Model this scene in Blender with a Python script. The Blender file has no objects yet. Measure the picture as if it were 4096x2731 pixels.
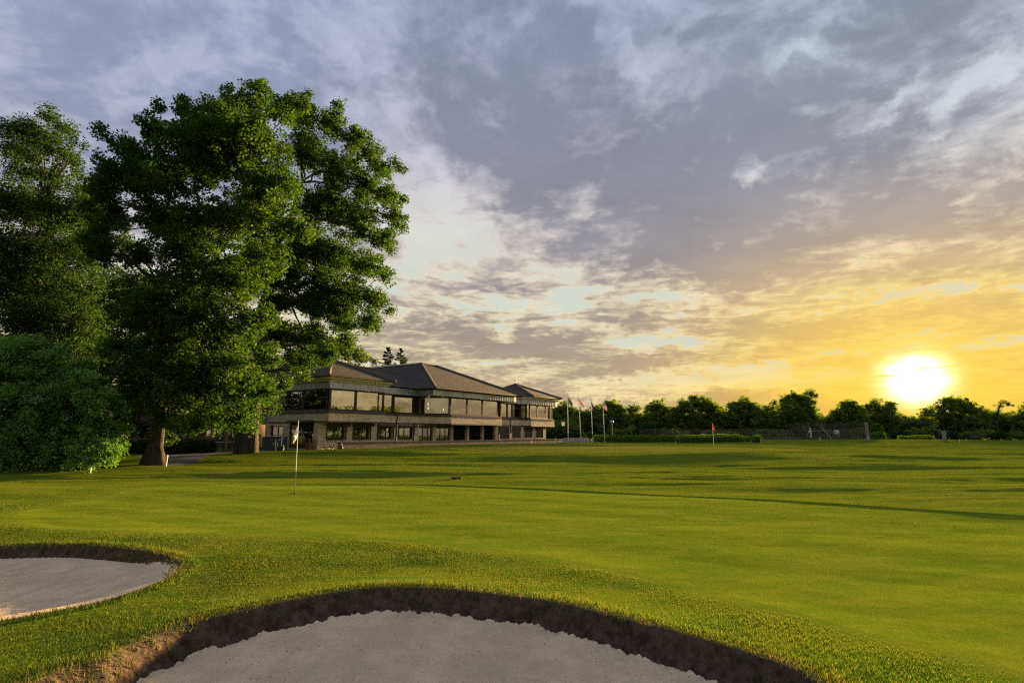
import bpy, bmesh, math, random
import numpy as np
from mathutils import Vector, Matrix
R = math.radians
sc = bpy.context.scene
# ------------------------------------------------------------------ camera
F, CX, CY, PITCH, CAMZ = 2275.6, 2048.0, 1365.5, R(9.17), 1.74
cam = bpy.data.cameras.new("camera"); cam.lens = 20.0; cam.sensor_width = 36.0
cam.clip_end = 5000; cam.clip_start = 0.05
co = bpy.data.objects.new("camera", cam); sc.collection.objects.link(co)
co.location = (0, 0, CAMZ); co.rotation_euler = (R(90)+PITCH, 0, 0); sc.camera = co
SP, CP = math.sin(PITCH), math.cos(PITCH)
def ray(px, py):
    X, Y = (px-CX)/F, (CY-py)/F
    return (X, CP-Y*SP, SP+Y*CP)
def at(px, py, d):                     # the point seen at a pixel, d metres ahead
    r = ray(px, py); k = d/r[1]
    return Vector((r[0]*k, d, CAMZ+r[2]*k))
def flat(px, py, z=0.0):               # the point of the level plane z seen at a pixel
    r = ray(px, py); k = (z-CAMZ)/r[2]
    return (r[0]*k, r[1]*k)
def dirn(px, py):
    v = Vector(ray(px, py)); v.normalize(); return v
# ------------------------------------------------------------------ exposure
sc.view_settings.view_transform = 'Standard'; sc.view_settings.look = 'None'
sc.view_settings.gamma = 1.0; sc.view_settings.use_curve_mapping = False
sc.cycles.filter_width = 1.2; sc.cycles.use_denoising = False
sc.view_settings.exposure = 2.55
# ------------------------------------------------------------------ sun
SUN_EL, SUN_AZ = R(4.45), R(35.4)       # azimuth from +Y towards +X
SUNV = Vector((math.sin(SUN_AZ)*math.cos(SUN_EL), math.cos(SUN_AZ)*math.cos(SUN_EL), math.sin(SUN_EL)))
sl = bpy.data.lights.new("sun", 'SUN'); sl.energy = 5.0; sl.angle = R(2.2); sl.color = (1.0, .66, .27)
so = bpy.data.objects.new("sun", sl); sc.collection.objects.link(so)
so.rotation_euler = SUNV.to_track_quat('Z', 'Y').to_euler()
# ------------------------------------------------------------------ sky
world = bpy.data.worlds.new("World"); sc.world = world; world.use_nodes = True
NT = world.node_tree; NT.nodes.clear()
class G:
    """small helper that adds nodes to a tree"""
    def __init__(s, t): s.t = t
    def n(s, kind, **kw):
        nd = s.t.nodes.new(kind)
        for k, v in kw.items(): setattr(nd, k, v)
        return nd
    def put(s, sock, v):
        if isinstance(v, bpy.types.NodeSocket): s.t.links.new(v, sock)
        elif v is not None:
            if hasattr(sock.default_value, '__len__') and not hasattr(v, '__len__'): v = (v,)*len(sock.default_value)
            if hasattr(sock.default_value, '__len__') and len(sock.default_value) == 4 and len(v) == 3: v = (*v, 1)
            sock.default_value = v
    def m(s, op, a, b=None, c=None, clamp=False):
        nd = s.n('ShaderNodeMath', operation=op, use_clamp=clamp)
        s.put(nd.inputs[0], a)
        if b is not None: s.put(nd.inputs[1], b)
        if c is not None: s.put(nd.inputs[2], c)
        return nd.outputs[0]
    def v(s, op, a, b=None, out=0, sc_=None):
        nd = s.n('ShaderNodeVectorMath', operation=op)
        s.put(nd.inputs[0], a)
        if b is not None: s.put(nd.inputs[1], b)
        if sc_ is not None: s.put(nd.inputs[3], sc_)
        return nd.outputs[out]
    def mix(s, f, a, b, mode='MIX', clamp=True):
        nd = s.n('ShaderNodeMix', data_type='RGBA', blend_type=mode, clamp_factor=clamp)
        s.put(nd.inputs[0], f); s.put(nd.inputs[6], a); s.put(nd.inputs[7], b)
        return nd.outputs[2]
    def rng(s, x, a, b, c=0., d=1., kind='SMOOTHSTEP'):
        nd = s.n('ShaderNodeMapRange', interpolation_type=kind)
        s.put(nd.inputs[0], x); s.put(nd.inputs[1], a); s.put(nd.inputs[2], b); s.put(nd.inputs[3], c); s.put(nd.inputs[4], d)
        return nd.outputs[0]
    def noise(s, vec, scale, detail=5, rough=.5, dist=0., dim='3D', col=False, lac=2.):
        nd = s.n('ShaderNodeTexNoise', noise_dimensions=dim)
        if vec is not None: s.put(nd.inputs['Vector'], vec)
        s.put(nd.inputs['Scale'], scale); s.put(nd.inputs['Detail'], detail)
        s.put(nd.inputs['Roughness'], rough); s.put(nd.inputs['Distortion'], dist); s.put(nd.inputs['Lacunarity'], lac)
        return nd.outputs['Color' if col else 'Fac']
    def ramp(s, x, stops, interp='LINEAR'):
        nd = s.n('ShaderNodeValToRGB'); cr = nd.color_ramp; cr.interpolation = interp
        while len(cr.elements) < len(stops): cr.elements.new(.5)
        for e, (p, c) in zip(cr.elements, stops):
            e.position = p; e.color = (*c, 1) if len(c) == 3 else c
        s.put(nd.inputs[0], x); return nd.outputs[0]
    def xyz(s, v):
        nd = s.n('ShaderNodeSeparateXYZ'); s.put(nd.inputs[0], v); return nd.outputs
    def comb(s, x, y, z):
        nd = s.n('ShaderNodeCombineXYZ'); s.put(nd.inputs[0], x); s.put(nd.inputs[1], y); s.put(nd.inputs[2], z); return nd.outputs[0]
def S(*c):                                                     # sRGB 0-255 -> linear
    o = []
    for x in c:
        x /= 255.; o.append(x/12.92 if x <= .04045 else ((x+.055)/1.055)**2.4)
    return tuple(o)
g = G(NT)
D = g.v('NORMALIZE', g.n('ShaderNodeTexCoord').outputs['Generated'])
dx, dy, dz = g.xyz(D)
el = g.m('ARCSINE', dz); az = g.m('ARCTAN2', dx, dy)
AE = g.comb(az, el, 0.)
sd = g.v('DOT_PRODUCT', D, tuple(SUNV), out=1)
ang = g.m('ARCCOSINE', g.m('MINIMUM', sd, 1.))                 # angle from the sun, radians
daz = g.m('SUBTRACT', az, SUN_AZ)
dist2 = g.v('LENGTH', g.comb(g.m('MULTIPLY', daz, .88), g.m('SUBTRACT', el, SUN_EL), 0.), out=1)
nish = g.n('ShaderNodeTexSky', sky_type='NISHITA', sun_disc=False, sun_elevation=SUN_EL, sun_rotation=SUN_AZ,
           air_density=1.0, dust_density=1.0, ozone_density=1.5)
# cloud layer coordinates: the clouds lie on a level sheet, so they pack together towards the horizon
inv = g.m('DIVIDE', 1., g.m('ADD', g.m('MAXIMUM', dz, 0.), .07))
P = g.comb(g.m('MULTIPLY', dx, inv), g.m('MULTIPLY', dy, inv), 0.)
w1 = g.noise(P, 1.3, 3, .5, col=True)
Pw = g.v('ADD', P, g.v('SCALE', g.v('SUBTRACT', w1, (.5, .5, .5)), sc_=.55))
rot = g.n('ShaderNodeMapping'); g.put(rot.inputs[0], Pw); rot.inputs['Rotation'].default_value = (0, 0, R(28)); rot.inputs['Scale'].default_value = (1.0, .62, 1)
Ps = rot.outputs[0]
nb = g.noise(Ps, 1.15, 9, .56)                                # cloud masses
nf = g.noise(Pw, 4.6, 8, .62)                                 # broken texture
nl = g.noise(g.comb(az, g.m('MULTIPLY', el, 5.5), 3.3), 5.2, 7, .55, .6)   # low streaks
# large masses and gaps of this evening's sky, as (pixel x, y, half width, half height, tilt, amount)
BL = [(2150, 430, 560, 330, 25, .30), (2750, 700, 720, 420, 22, .30), (3250, 420, 800, 330, -14, .26), (3300, 980, 760, 210, 4, .26),
      (2750, 1090, 420, 150, 12, .22), (2900, 1275, 330, 60, 3, .42), (560, 330, 620, 160, 14, .13), (2050, 800, 330, 160, 30, .14),
      (2100, 1205, 300, 75, 20, .16), (2130, 1360, 260, 55, 3, .30), (1780, 1390, 420, 48, 5, .30), (2550, 1445, 230, 24, 5, .46), (2560, 1330, 170, 32, 8, .34),
      (3700, 780, 500, 200, 0, .12), (1900, 1510, 420, 30, 4, .22), (2450, 1600, 900, 26, 2, .50), (3350, 1615, 420, 24, -4, .36), (3080, 1420, 160, 20, 0, .12),
      (1580, 620, 360, 160, 55, -.34), (1480, 130, 330, 160, 40, -.30), (1100, 160, 420, 170, 20, -.14), (1830, 870, 220, 120, 20, -.16), (2920, 560, 150, 60, 55, -.33), (2980, 660, 60, 55, 70, -.34),
      (2320, 820, 130, 42, -38, -.34), (2420, 90, 260, 80, 35, -.20), (3820, 460, 320, 42, -42, -.34), (3610, 470, 170, 26, -42, -.34),
      (3130, 1190, 420, 66, 3, -.46), (2500, 1150, 300, 60, 18, -.33), (2280, 1280, 420, 60, 3, -.20), (2700, 1520, 700, 60, 0, -.28), (1800, 1180, 300, 110, 10, -.14),
      (3900, 1150, 360, 60, 0, -.24), (2660, 200, 120, 60, 20, -.12), (1700, 1620, 500, 40, 0, -.10), (200, 700, 500, 300, 0, .05), (3240, 230, 200, 30, 5, -.2)]
acc = 0.0
warp = g.v('SCALE', g.v('SUBTRACT', g.noise(AE, 5., 8, .66, col=True), (.5, .5, .5)), sc_=.21)
AEw = g.v('ADD', AE, warp)
for (px, py, hw, hh, tilt, amt) in BL:
    d = dirn(px, py); a0, e0 = math.atan2(d.x, d.y), math.asin(d.z)
    d1 = dirn(px+10, py); d2 = dirn(px, py-10)
    ka = abs(math.atan2(d1.x, d1.y)-a0)/10; ke = abs(math.asin(d2.z)-e0)/10
    mp = g.n('ShaderNodeMapping', vector_type='TEXTURE'); g.put(mp.inputs[0], AEw)
    mp.inputs['Location'].default_value = (a0, e0, 0); mp.inputs['Rotation'].default_value = (0, 0, R(-tilt))
    mp.inputs['Scale'].default_value = (hw*ka*1.75, hh*ke*1.75, 1)
    gt = g.n('ShaderNodeTexGradient', gradient_type='SPHERICAL'); g.put(gt.inputs[0], mp.outputs[0])
    s_ = g.rng(gt.outputs[1], 0., .85)
    acc = g.m('MULTIPLY_ADD', s_, amt, acc)
low = g.rng(el, .20, .42)                                      # 0 near the horizon, 1 high up
base = g.mix(low, nl, nb); 
base = g.m('ADD', g.m('MULTIPLY', g.m('SUBTRACT', base, .5), g.rng(low, 0, 1, 1.7, 1.55)), g.m('MULTIPLY', g.m('SUBTRACT', nf, .5), 1.25))
base = g.m('ADD', base, g.m('MULTIPLY', g.m('SUBTRACT', g.noise(Pw, 11., 6, .6), .5), g.rng(low, 0, 1, .9, .5)))
base = g.m('ADD', base, g.m('MULTIPLY', g.m('SUBTRACT', g.noise(g.v('MULTIPLY', AEw, (1., 1.7, 1.)), 9., 7, .62), .5), g.rng(el, R(5), R(12), .2, .8)))
cov = g.m('ADD', g.m('MULTIPLY_ADD', acc, .70, base), .49)
mask = g.rng(cov, .12, .86)                                    # 0 thin bright cloud, 1 thick grey cloud
# colours over elevation: far from the sun and towards it
E = g.m('DIVIDE', el, R(45))
bright_far = g.ramp(E, [(0, S(228, 205, 150)), (.10, S(240, 222, 165)), (.26, S(238, 224, 190)), (.42, S(226, 216, 206)), (.62, S(190, 190, 206)), (1, S(168, 180, 208))])
dark_far = g.ramp(E, [(0, S(150, 136, 118)), (.10, S(170, 152, 128)), (.26, S(148, 138, 134)), (.42, S(138, 136, 145)), (.62, S(130, 134, 151)), (1, S(122, 135, 158))])
bright_sun = g.ramp(E, [(0, S(250, 200, 60)), (.12, S(252, 214, 92)), (.25, S(250, 222, 140)), (.40, S(240, 228, 206)), (.55, S(205, 212, 222)), (1, S(165, 182, 205))])
dark_sun = g.ramp(E, [(0, S(214, 164, 70)), (.12, S(228, 184, 84)), (.25, S(205, 175, 122)), (.38, S(163, 152, 148)), (.52, S(138, 141, 155)), (1, S(120, 136, 154))])
ks = g.rng(g.m('ABSOLUTE', daz), R(29), R(3))
bright = g.mix(ks, bright_far, bright_sun); dark = g.mix(ks, dark_far, dark_sun)
clouds = g.mix(mask, bright, dark)
fine = g.rng(g.noise(Pw, 2.3, 10, .62), .25, .75, .93, 1.26, 'LINEAR')
clouds = g.v('MULTIPLY', clouds, g.comb(fine, fine, fine))
# clear blue showing between the thin low clouds on the left
blue = g.m('MULTIPLY', g.rng(cov, .40, .22), g.m('MULTIPLY', g.rng(el, R(28), R(12)), g.rng(el, R(3), R(8))))
clouds = g.mix(g.m('MULTIPLY', blue, .75), clouds, S(196, 212, 208))
# left side of the sky is a smooth veil
veil = g.m('MULTIPLY', g.rng(az, R(-8), R(-30)), g.rng(el, R(10), R(24)))
clouds = g.mix(g.m('MULTIPLY', veil, .62), clouds, g.mix(g.rng(mask, .1, .9), S(174, 183, 208), S(146, 157, 189)))
# light round the low sun
glow1 = g.m('MULTIPLY', g.m('EXPONENT', g.m('MULTIPLY', g.m('POWER', g.m('DIVIDE', dist2, R(1.45)), 2.), -1.)), g.rng(g.m('MULTIPLY_ADD', nf, .6, nl), .60, .86, .4, 6.))
glow2 = g.m('MULTIPLY', g.m('EXPONENT', g.m('MULTIPLY', g.m('DIVIDE', dist2, R(5.5)), -1.)), 1.)
soft = g.rng(mask, 0, 1, 1.1, .55)
glow = g.v('ADD', g.v('SCALE', (1., .93, .62), sc_=glow1), g.v('SCALE', (1., .62, .06), sc_=g.m('MULTIPLY', glow2, soft)))
below = g.rng(dz, -.02, -.0)
tot = g.mix(g.m('MULTIPLY', glow2, g.rng(mask, 0, 1, 1., .72), clamp=True), clouds, S(254, 213, 68))
tot = g.v('ADD', tot, g.v('SCALE', (1., .93, .62), sc_=glow1))
tot = g.mix(below, S(90, 88, 50), tot)
# the Nishita sky shines through the cloud sheet
tot = g.v('ADD', g.v('SCALE', tot, sc_=3.41), g.v('SCALE', nish.outputs[0], sc_=.0085))
bg = g.n('ShaderNodeBackground'); g.put(bg.inputs[0], tot); bg.inputs[1].default_value = 0.05
g.t.links.new(bg.outputs[0], g.n('ShaderNodeOutputWorld').inputs[0])
world.cycles.sampling_method = 'MANUAL'; world.cycles.sample_map_resolution = 1024
FAST_TEST = False
# ------------------------------------------------------------------ naming, meshes, materials
COL = sc.collection
def tag(o, label=None, cat=None, group=None, kind=None):
    if label: o['label'] = label
    if cat: o['category'] = cat
    if group: o['group'] = group
    if kind: o['kind'] = kind
    return o
def link(name, me, parent=None, mat=None):
    o = bpy.data.objects.new(name, me); COL.objects.link(o)
    if parent is not None: o.parent = parent
    if mat is not None and me is not None:
        me.materials.clear(); me.materials.append(mat)
    return o
def empty(name, loc=(0, 0, 0), rz=0.0):
    o = bpy.data.objects.new(name, None); COL.objects.link(o); o.location = loc; o.rotation_euler = (0, 0, rz)
    o.empty_display_size = .2; return o
def npmesh(name, V, Fq, smooth=False, attrs=None):
    """V (n,3); Fq (m,3) or (m,4)"""
    me = bpy.data.meshes.new(name); V = np.asarray(V, np.float32); Fq = np.asarray(Fq, np.int32)
    k = Fq.shape[1]; m = len(Fq)
    me.vertices.add(len(V)); me.vertices.foreach_set('co', V.ravel())
    me.loops.add(m*k); me.loops.foreach_set('vertex_index', Fq.ravel())
    me.polygons.add(m); me.polygons.foreach_set('loop_start', np.arange(0, m*k, k, dtype=np.int32))
    me.update(calc_edges=True)
    if smooth: me.shade_smooth()
    for nme, arr in (attrs or {}).items():
        a = me.attributes.new(nme, 'FLOAT', 'POINT'); a.data.foreach_set('value', np.asarray(arr, np.float32))
    me.validate(); return me
def mat(name):
    m = bpy.data.materials.new(name); m.use_nodes = True; m.node_tree.nodes.clear()
    gg = G(m.node_tree); out = gg.n('ShaderNodeOutputMaterial'); return m, gg, out
def attr(gg, name):
    return gg.n('ShaderNodeAttribute', attribute_name=name).outputs['Fac']
def bump(gg, h, strength=.5, dist=.01, normal=None):
    b = gg.n('ShaderNodeBump'); gg.put(b.inputs['Strength'], strength); b.inputs['Distance'].default_value = dist
    gg.put(b.inputs['Height'], h)
    if normal is not None: gg.put(b.inputs['Normal'], normal)
    return b.outputs[0]
def pbsdf(gg, col, rough=.8, metal=0., nrm=None, spec=.5, **kw):
    b = gg.n('ShaderNodeBsdfPrincipled'); gg.put(b.inputs['Base Color'], col); gg.put(b.inputs['Roughness'], rough)
    gg.put(b.inputs['Metallic'], metal); gg.put(b.inputs['Specular IOR Level'], spec)
    if nrm is not None: gg.put(b.inputs['Normal'], nrm)
    for k, v in kw.items(): gg.put(b.inputs[k], v)
    return b.outputs[0]
def simple(name, c1, c2=None, rough=.7, metal=0., scale=3., spec=.4, bumpy=0.):
    m, gg, out = mat(name); tc = gg.n('ShaderNodeTexCoord').outputs['Object']
    nz = gg.noise(tc, scale, 5, .6)
    c = gg.mix(gg.rng(nz, .3, .7), c1, c2 or tuple(x*.75 for x in c1))
    nrm = bump(gg, gg.noise(tc, scale*9, 4, .6), bumpy, .01) if bumpy else None
    gg.t.links.new(pbsdf(gg, c, rough, metal, nrm, spec), out.inputs[0]); return m
# ------------------------------------------------------------------ value noise in numpy
_rs = np.random.RandomState(7); _T = _rs.rand(256, 256).astype(np.float32)
def vnoise(x, y):
    xi, yi = np.floor(x).astype(int), np.floor(y).astype(int); fx, fy = x-xi, y-yi
    fx = fx*fx*(3-2*fx); fy = fy*fy*(3-2*fy); a, b = xi & 255, yi & 255; a1, b1 = (a+1) & 255, (b+1) & 255
    return (_T[a, b]*(1-fx)+_T[a1, b]*fx)*(1-fy)+(_T[a, b1]*(1-fx)+_T[a1, b1]*fx)*fy
def fbm(x, y, o=4, g_=.5):
    s, a, t = 0, 1, 0
    for i in range(o):
        s = s+a*vnoise(x*2**i+17*i, y*2**i+31*i); t += a; a *= g_
    return s/t-.5
def sdf(x, y, poly):
    """signed distance to a closed polygon, negative inside"""
    P_ = np.array(poly, float); n = len(P_); d = np.full(x.shape, 1e9); ins = np.zeros(x.shape, bool)
    for i in range(n):
        ax, ay = P_[i]; bx, by = P_[(i+1) % n]; ex, ey = bx-ax, by-ay
        t = np.clip(((x-ax)*ex+(y-ay)*ey)/(ex*ex+ey*ey+1e-12), 0, 1)
        d = np.minimum(d, (x-ax-t*ex)**2+(y-ay-t*ey)**2)
        c = ((ay > y) != (by > y)) & (x < (bx-ax)*(y-ay)/((by-ay) if by != ay else 1e-12)+ax); ins ^= c
    d = np.sqrt(d); return np.where(ins, -d, d)
def smooth_poly(pts, n=6):
    out = []; m = len(pts)
    for i in range(m):
        p0, p1, p2, p3 = [np.array(pts[(i+k-1) % m], float) for k in range(4)]
        for j in range(n):
            t = j/n; out.append(tuple(.5*((2*p1)+(-p0+p2)*t+(2*p0-5*p1+4*p2-p3)*t*t+(-p0+3*p1-3*p2+p3)*t**3)))
    return out
K = 1.7415
GREEN = smooth_poly([flat(*p) for p in [(330, 1998), (600, 1947), (900, 1936), (1250, 1933), (1650, 1937), (2050, 1950), (2400, 1966), (2850, 1990), (3300, 2018),
        (3800, 2052), (4300, 2085), (5000, 2160), (5200, 2500), (4500, 2800), (4096, 2695), (3800, 2612), (3500, 2538), (3100, 2420), (2700, 2318), (2300, 2240), (1950, 2190), (1500, 2150), (1200, 2136), (800, 2130),
        (420, 2118), (150, 2100), (60, 2068), (110, 2034)]], 4)
BUNK = smooth_poly([flat(x*K, y*K) for x, y in [(70, 1590), (165, 1550), (228, 1530), (305, 1490), (445, 1437), (600, 1400), (760, 1370), (870, 1358), (1000, 1360), (1150, 1375), (1300, 1398), (1480, 1445), (1640, 1492), (1760, 1530), (1860, 1568), (2000, 1640)]]
        + [(3.2, 3.2), (2.2, 1.6), (.3, .9), (-2.0, 1.5), (-3.4, 3.0)], 4)
BUNL = smooth_poly([flat(x*K, y*K) for x, y in [(-260, 1290), (-100, 1262), (60, 1252), (180, 1251), (280, 1257), (350, 1267), (395, 1280), (420, 1296), (400, 1318), (340, 1345), (250, 1374), (120, 1402), (0, 1424), (-120, 1440), (-330, 1420), (-380, 1350)]], 4)
FARG = [(-4.5, 47.5), (0, 46), (4, 44.5), (9, 44.2), (14, 45.), (19, 46.5), (25, 49.5), (26.5, 53), (24, 56), (16, 58.5), (8, 60), (0, 61), (-4, 57), (-6.5, 52)]
FARG = smooth_poly(FARG, 4)
#  mounds: x, y, radius along, radius across, heading of the long axis (deg from +X), height
MOUNDS = [(-8.8, 41.0, 9.0, 2.9, 0, .27), (2.2, 38.6, 8.0, 2.4, -5, .20), (14.5, 37.4, 8.0, 2.7, -8, .27), (-5, 49, 8, 2.6, 22, .16),
          (9, 52, 19, 8.5, 0, .40), (4, 62.5, 17, 3.2, 4, .42), (26, 62, 14, 3.2, -5, .18), (34, 45, 8, 2.5, 0, .16), (24, 39, 9, 2.2, -8, .12), (-19, 38, 9, 7, 0, .18),
          (-30, 26, 8, 2.5, 10, .10), (-14, 30, 10, 3, 5, .10), (22, 30, 12, 2.0, -12, .12), (32, 33, 12, 2.4, -10, .16), (6, 27, 12, 2.2, -7, .09), (22, 25.5, 12, 1.8, -14, .05),
          (45, 70, 20, 4, 0, .24), (10, 75, 25, 4, 0, .1), (60, 100, 30, 6, 0, .3), (36, 100, 60, 5, 0, .12)]
def sm(t): t = np.clip(t, 0, 1); return t*t*(3-2*t)
def fields(x, y):
    dg = sdf(x, y, GREEN); db = sdf(x, y, BUNK); dl = sdf(x, y, BUNL); df = sdf(x, y, FARG)
    return dg, db, dl, df
def height(x, y, fl=None):
    x = np.asarray(x, float); y = np.asarray(y, float)
    dg, db, dl, df = fl if fl is not None else fields(x, y)
    r = np.hypot(x, y)
    z = .16*sm((y-20)/28)-1.5*sm((y-112)/90)+.18*sm((y-64)/50)
    for (mx, my, a, b, h_, hh) in MOUNDS:
        c, s = math.cos(R(h_)), math.sin(R(h_)); u = (x-mx)*c+(y-my)*s; v = -(x-mx)*s+(y-my)*c
        z = z+hh*np.exp(-((u/a)**2+(v/b)**2))
    # broad swells of the fairway, long across the line of sight
    off = sm((dg-.4)/4.)*sm(np.minimum(db, dl)/3.)*(1-sm(-df/2+.5)*.8)
    z = z+off*(.24*fbm(x/13, y/5.2, 2)+.21*fbm(x/13+5+y*.02, y/2.3, 2)+.075*fbm(x/8.0, y/.9, 3)+.02*fbm(x/1.2, y/.5, 2))
    z = z+.13*fbm(x/7, y/3.6, 2)+.014*fbm(x/1.6, y/.8, 2)+.006*fbm(x/.9, y/.9, 3)
    wg = .30+1.0*np.maximum(sm((14.5-r)/2), sm((-x-8)/3))
    z = z-.030*(1-sm(dg/wg+.5))-.035*(1-sm(df/.4+.5))*1          # mown greens lie a little lower than the collar
    # the ground falls away to the bunkers
    z = z-.05*np.exp(-np.maximum(db, 0)/1.2)*0+.05*np.exp(-(np.maximum(db, 0)/.6)**2)
    # bunkers
    jb = .05*fbm(x*2.6, y*2.6, 4)*2.2
    e = -(db+jb); face = sm(e/.22)
    fr_ = np.where(e > -.02, face*(1-sm((e-.20)/.12)), 0)*(.10*fbm(x*7, y*7, 4)+.05*fbm(x*21, y*21, 3))
    z = z+fr_-np.where(e > 0, .20*face+.10*sm((e-.2)/1.0)+.03*(1-face)*0, 0)
    jl = .03*fbm(x*1.6+9, y*1.6, 3)*2.
    el_ = -(dl+jl); back = sm((y+.10*x-6.9)/1.6)
    z = z-np.where(el_ > 0, (.15*back+.07*(1-back))*sm(el_/(.14+.6*(1-back)))+.10*sm(el_/1.3), 0)
    insand = sm(e/.5-.7)+sm(el_/.4-.4)
    z = z+np.clip(insand, 0, 1)*(.022*fbm(x*5, y*5, 3)+.014*fbm(x*18, y*18, 3)+.03*fbm(x*2.2+.3*y, y*.5, 2))
    # terrain far off is plain
    return z
def hz(x, y): return float(height(np.array([x]), np.array([y]))[0])
# polar grid: even in the picture near the camera, all the way round and out to the horizon
th = np.concatenate([np.linspace(-180, -56, 60, endpoint=False), np.linspace(-56, 56, 1500), np.linspace(56, 180, 60)[1:-1]])
th = np.radians(th)
yy = np.concatenate([np.linspace(2950, 2000, 560, endpoint=False), np.linspace(2000, 1790, 210, endpoint=False), np.linspace(1790, 1745, 90, endpoint=False)])
rr = np.array([math.hypot(*flat(CX, p)) for p in yy])
rr = np.concatenate([[.05, .6, 1.2, 1.8, 2.3, 2.8], rr[rr > 3.0], np.geomspace(max(rr)*1.05, 600, 16) if max(rr) < 500 else []])
TH, RR = np.meshgrid(th, rr, indexing='ij'); X = (RR*np.sin(TH)).ravel(); Y = (RR*np.cos(TH)).ravel()
FL = fields(X, Y); Z = height(X, Y, FL)
nT, nR = len(th), len(rr)
i, j = np.meshgrid(np.arange(nT), np.arange(nR-1), indexing='ij'); i2 = (i+1) % nT
QU = np.stack([i*nR+j, i*nR+j+1, i2*nR+j+1, i2*nR+j], -1).reshape(-1, 4)
fc = lambda a: a[QU].mean(1)
xc, yc = fc(X), fc(Y); jb = .11*fbm(xc*2.6, yc*2.6, 4); jl = .06*fbm(xc*1.6+9, yc*1.6, 3)
dgc, dbc, dlc, dfc = [fc(a) for a in FL]
j2 = .10*fbm(xc*6, yc*6, 4)
backc = sm((yc+.10*xc-6.9)/1.6)
in_b = (dbc+jb) < -.02; in_l = (dlc+jl) < -.01
PATH = smooth_poly([flat(*p, .3) for p in [(640, 1843), (760, 1838), (900, 1812), (1010, 1800), (1130, 1799), (1400, 1799)]] + [(-13.2, 53.2), (-16.4, 52.0), (-24, 54), (-31, 54), (-30, 46)], 3)
dpc = sdf(xc, yc, PATH)
cls = np.zeros(len(QU), int)                                  # 0 lawn
cls[dgc < 0] = 1; cls[dfc < 0] = 2
cls[in_b] = 3; cls[in_b & ((dbc+jb) < -(.215+j2*.25))] = 4
cls[in_l] = 5; cls[in_l & ((dlc+jl) < -(.17*backc+j2*.1))] = 6
cls[dpc < 0] = 7
Vall = np.stack([X, Y, Z], 1)
def part_mesh(name, sel, m, **t):
    f = QU[sel]; u, invr = np.unique(f, return_inverse=True)
    at_ = {'edge': np.minimum(FL[1], FL[2])[u], 'green': FL[0][u]}
    me = npmesh(name, Vall[u], invr.reshape(f.shape), True, at_); o = link(name, me, None, m); tag(o, **t); return o
# --- grass materials
def grass_mat(name, ca, cb, cc, bscale, bstr, rough=.6, stripes=False, dry=True, sheen=.3):
    m, gg, out = mat(name); tc = gg.n('ShaderNodeTexCoord').outputs['Object']
    n1 = gg.noise(tc, .35, 5, .6); n2 = gg.noise(tc, 3., 6, .65)
    st = gg.n('ShaderNodeMapping'); gg.put(st.inputs[0], tc); st.inputs['Scale'].default_value = (.5, 1.6, 1); n3 = gg.noise(st.outputs[0], 1.1, 6, .62)
    n4 = gg.noise(tc, 45., 3, .7)
    c = gg.mix(gg.rng(n3, .35, .65), ca, cb)
    c = gg.mix(gg.m('MULTIPLY', gg.rng(n2, .45, .75), .55), c, cc)
    c = gg.mix(gg.rng(n4, .35, .7, 0, .55), c, gg.v('SCALE', c, sc_=.45))
    if stripes:
        xs_, ys_, _z = gg.xyz(tc); ph = gg.m('SINE', gg.m('MULTIPLY', gg.m('ADD', gg.m('MULTIPLY', xs_, .55), gg.m('ADD', gg.m('MULTIPLY', ys_, 1.), gg.m('MULTIPLY', n1, .8))), 3.4))
        c = gg.mix(gg.rng(ph, -.35, .35, 0, .30), c, gg.v('SCALE', c, sc_=1.45))
    if dry:
        e = attr(gg, 'edge'); near = gg.rng(gg.m('ADD', e, gg.m('MULTIPLY', gg.m('SUBTRACT', n2, .5), .5)), .14, -.06)
        c = gg.mix(gg.m('MULTIPLY', near, .8), c, (.17, .12, .055))
        c = gg.mix(gg.m('MULTIPLY', gg.rng(n1, .56, .70), .6), c, (.15, .125, .03))
    if dry:
        ge = attr(gg, 'green'); c = gg.mix(gg.rng(gg.m('ADD', ge, gg.m('MULTIPLY', n2, .35)), .72, .12, 0, .7), c, gg.mix(n3, (.085, .135, .012), (.13, .165, .016)))
    h_ = gg.m('ADD', gg.noise(tc, bscale, 3, .7), gg.m('MULTIPLY', n2, .6))
    nrm = bump(gg, h_, bstr, .035)
    df_ = gg.n('ShaderNodeBsdfDiffuse'); gg.put(df_.inputs[0], c); gg.put(df_.inputs['Normal'], nrm); d = df_.outputs[0]
    m.cycles.use_bump_map_correction = False
    gg.t.links.new(d, out.inputs[0]); return m
M_LAWN = grass_mat('grass_rough', (.085, .150, .011), (.160, .190, .013), (.21, .18, .02), 60., .32)
M_GREEN = grass_mat('grass_mown', (.115, .180, .010), (.175, .215, .015), (.235, .24, .03), 140., .20, .55, dry=False, stripes=True)
M_FARG = grass_mat('grass_mown_far', (.17, .185, .018), (.20, .20, .025), (.24, .21, .05), 60., .3, .55, dry=False, stripes=True)
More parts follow.
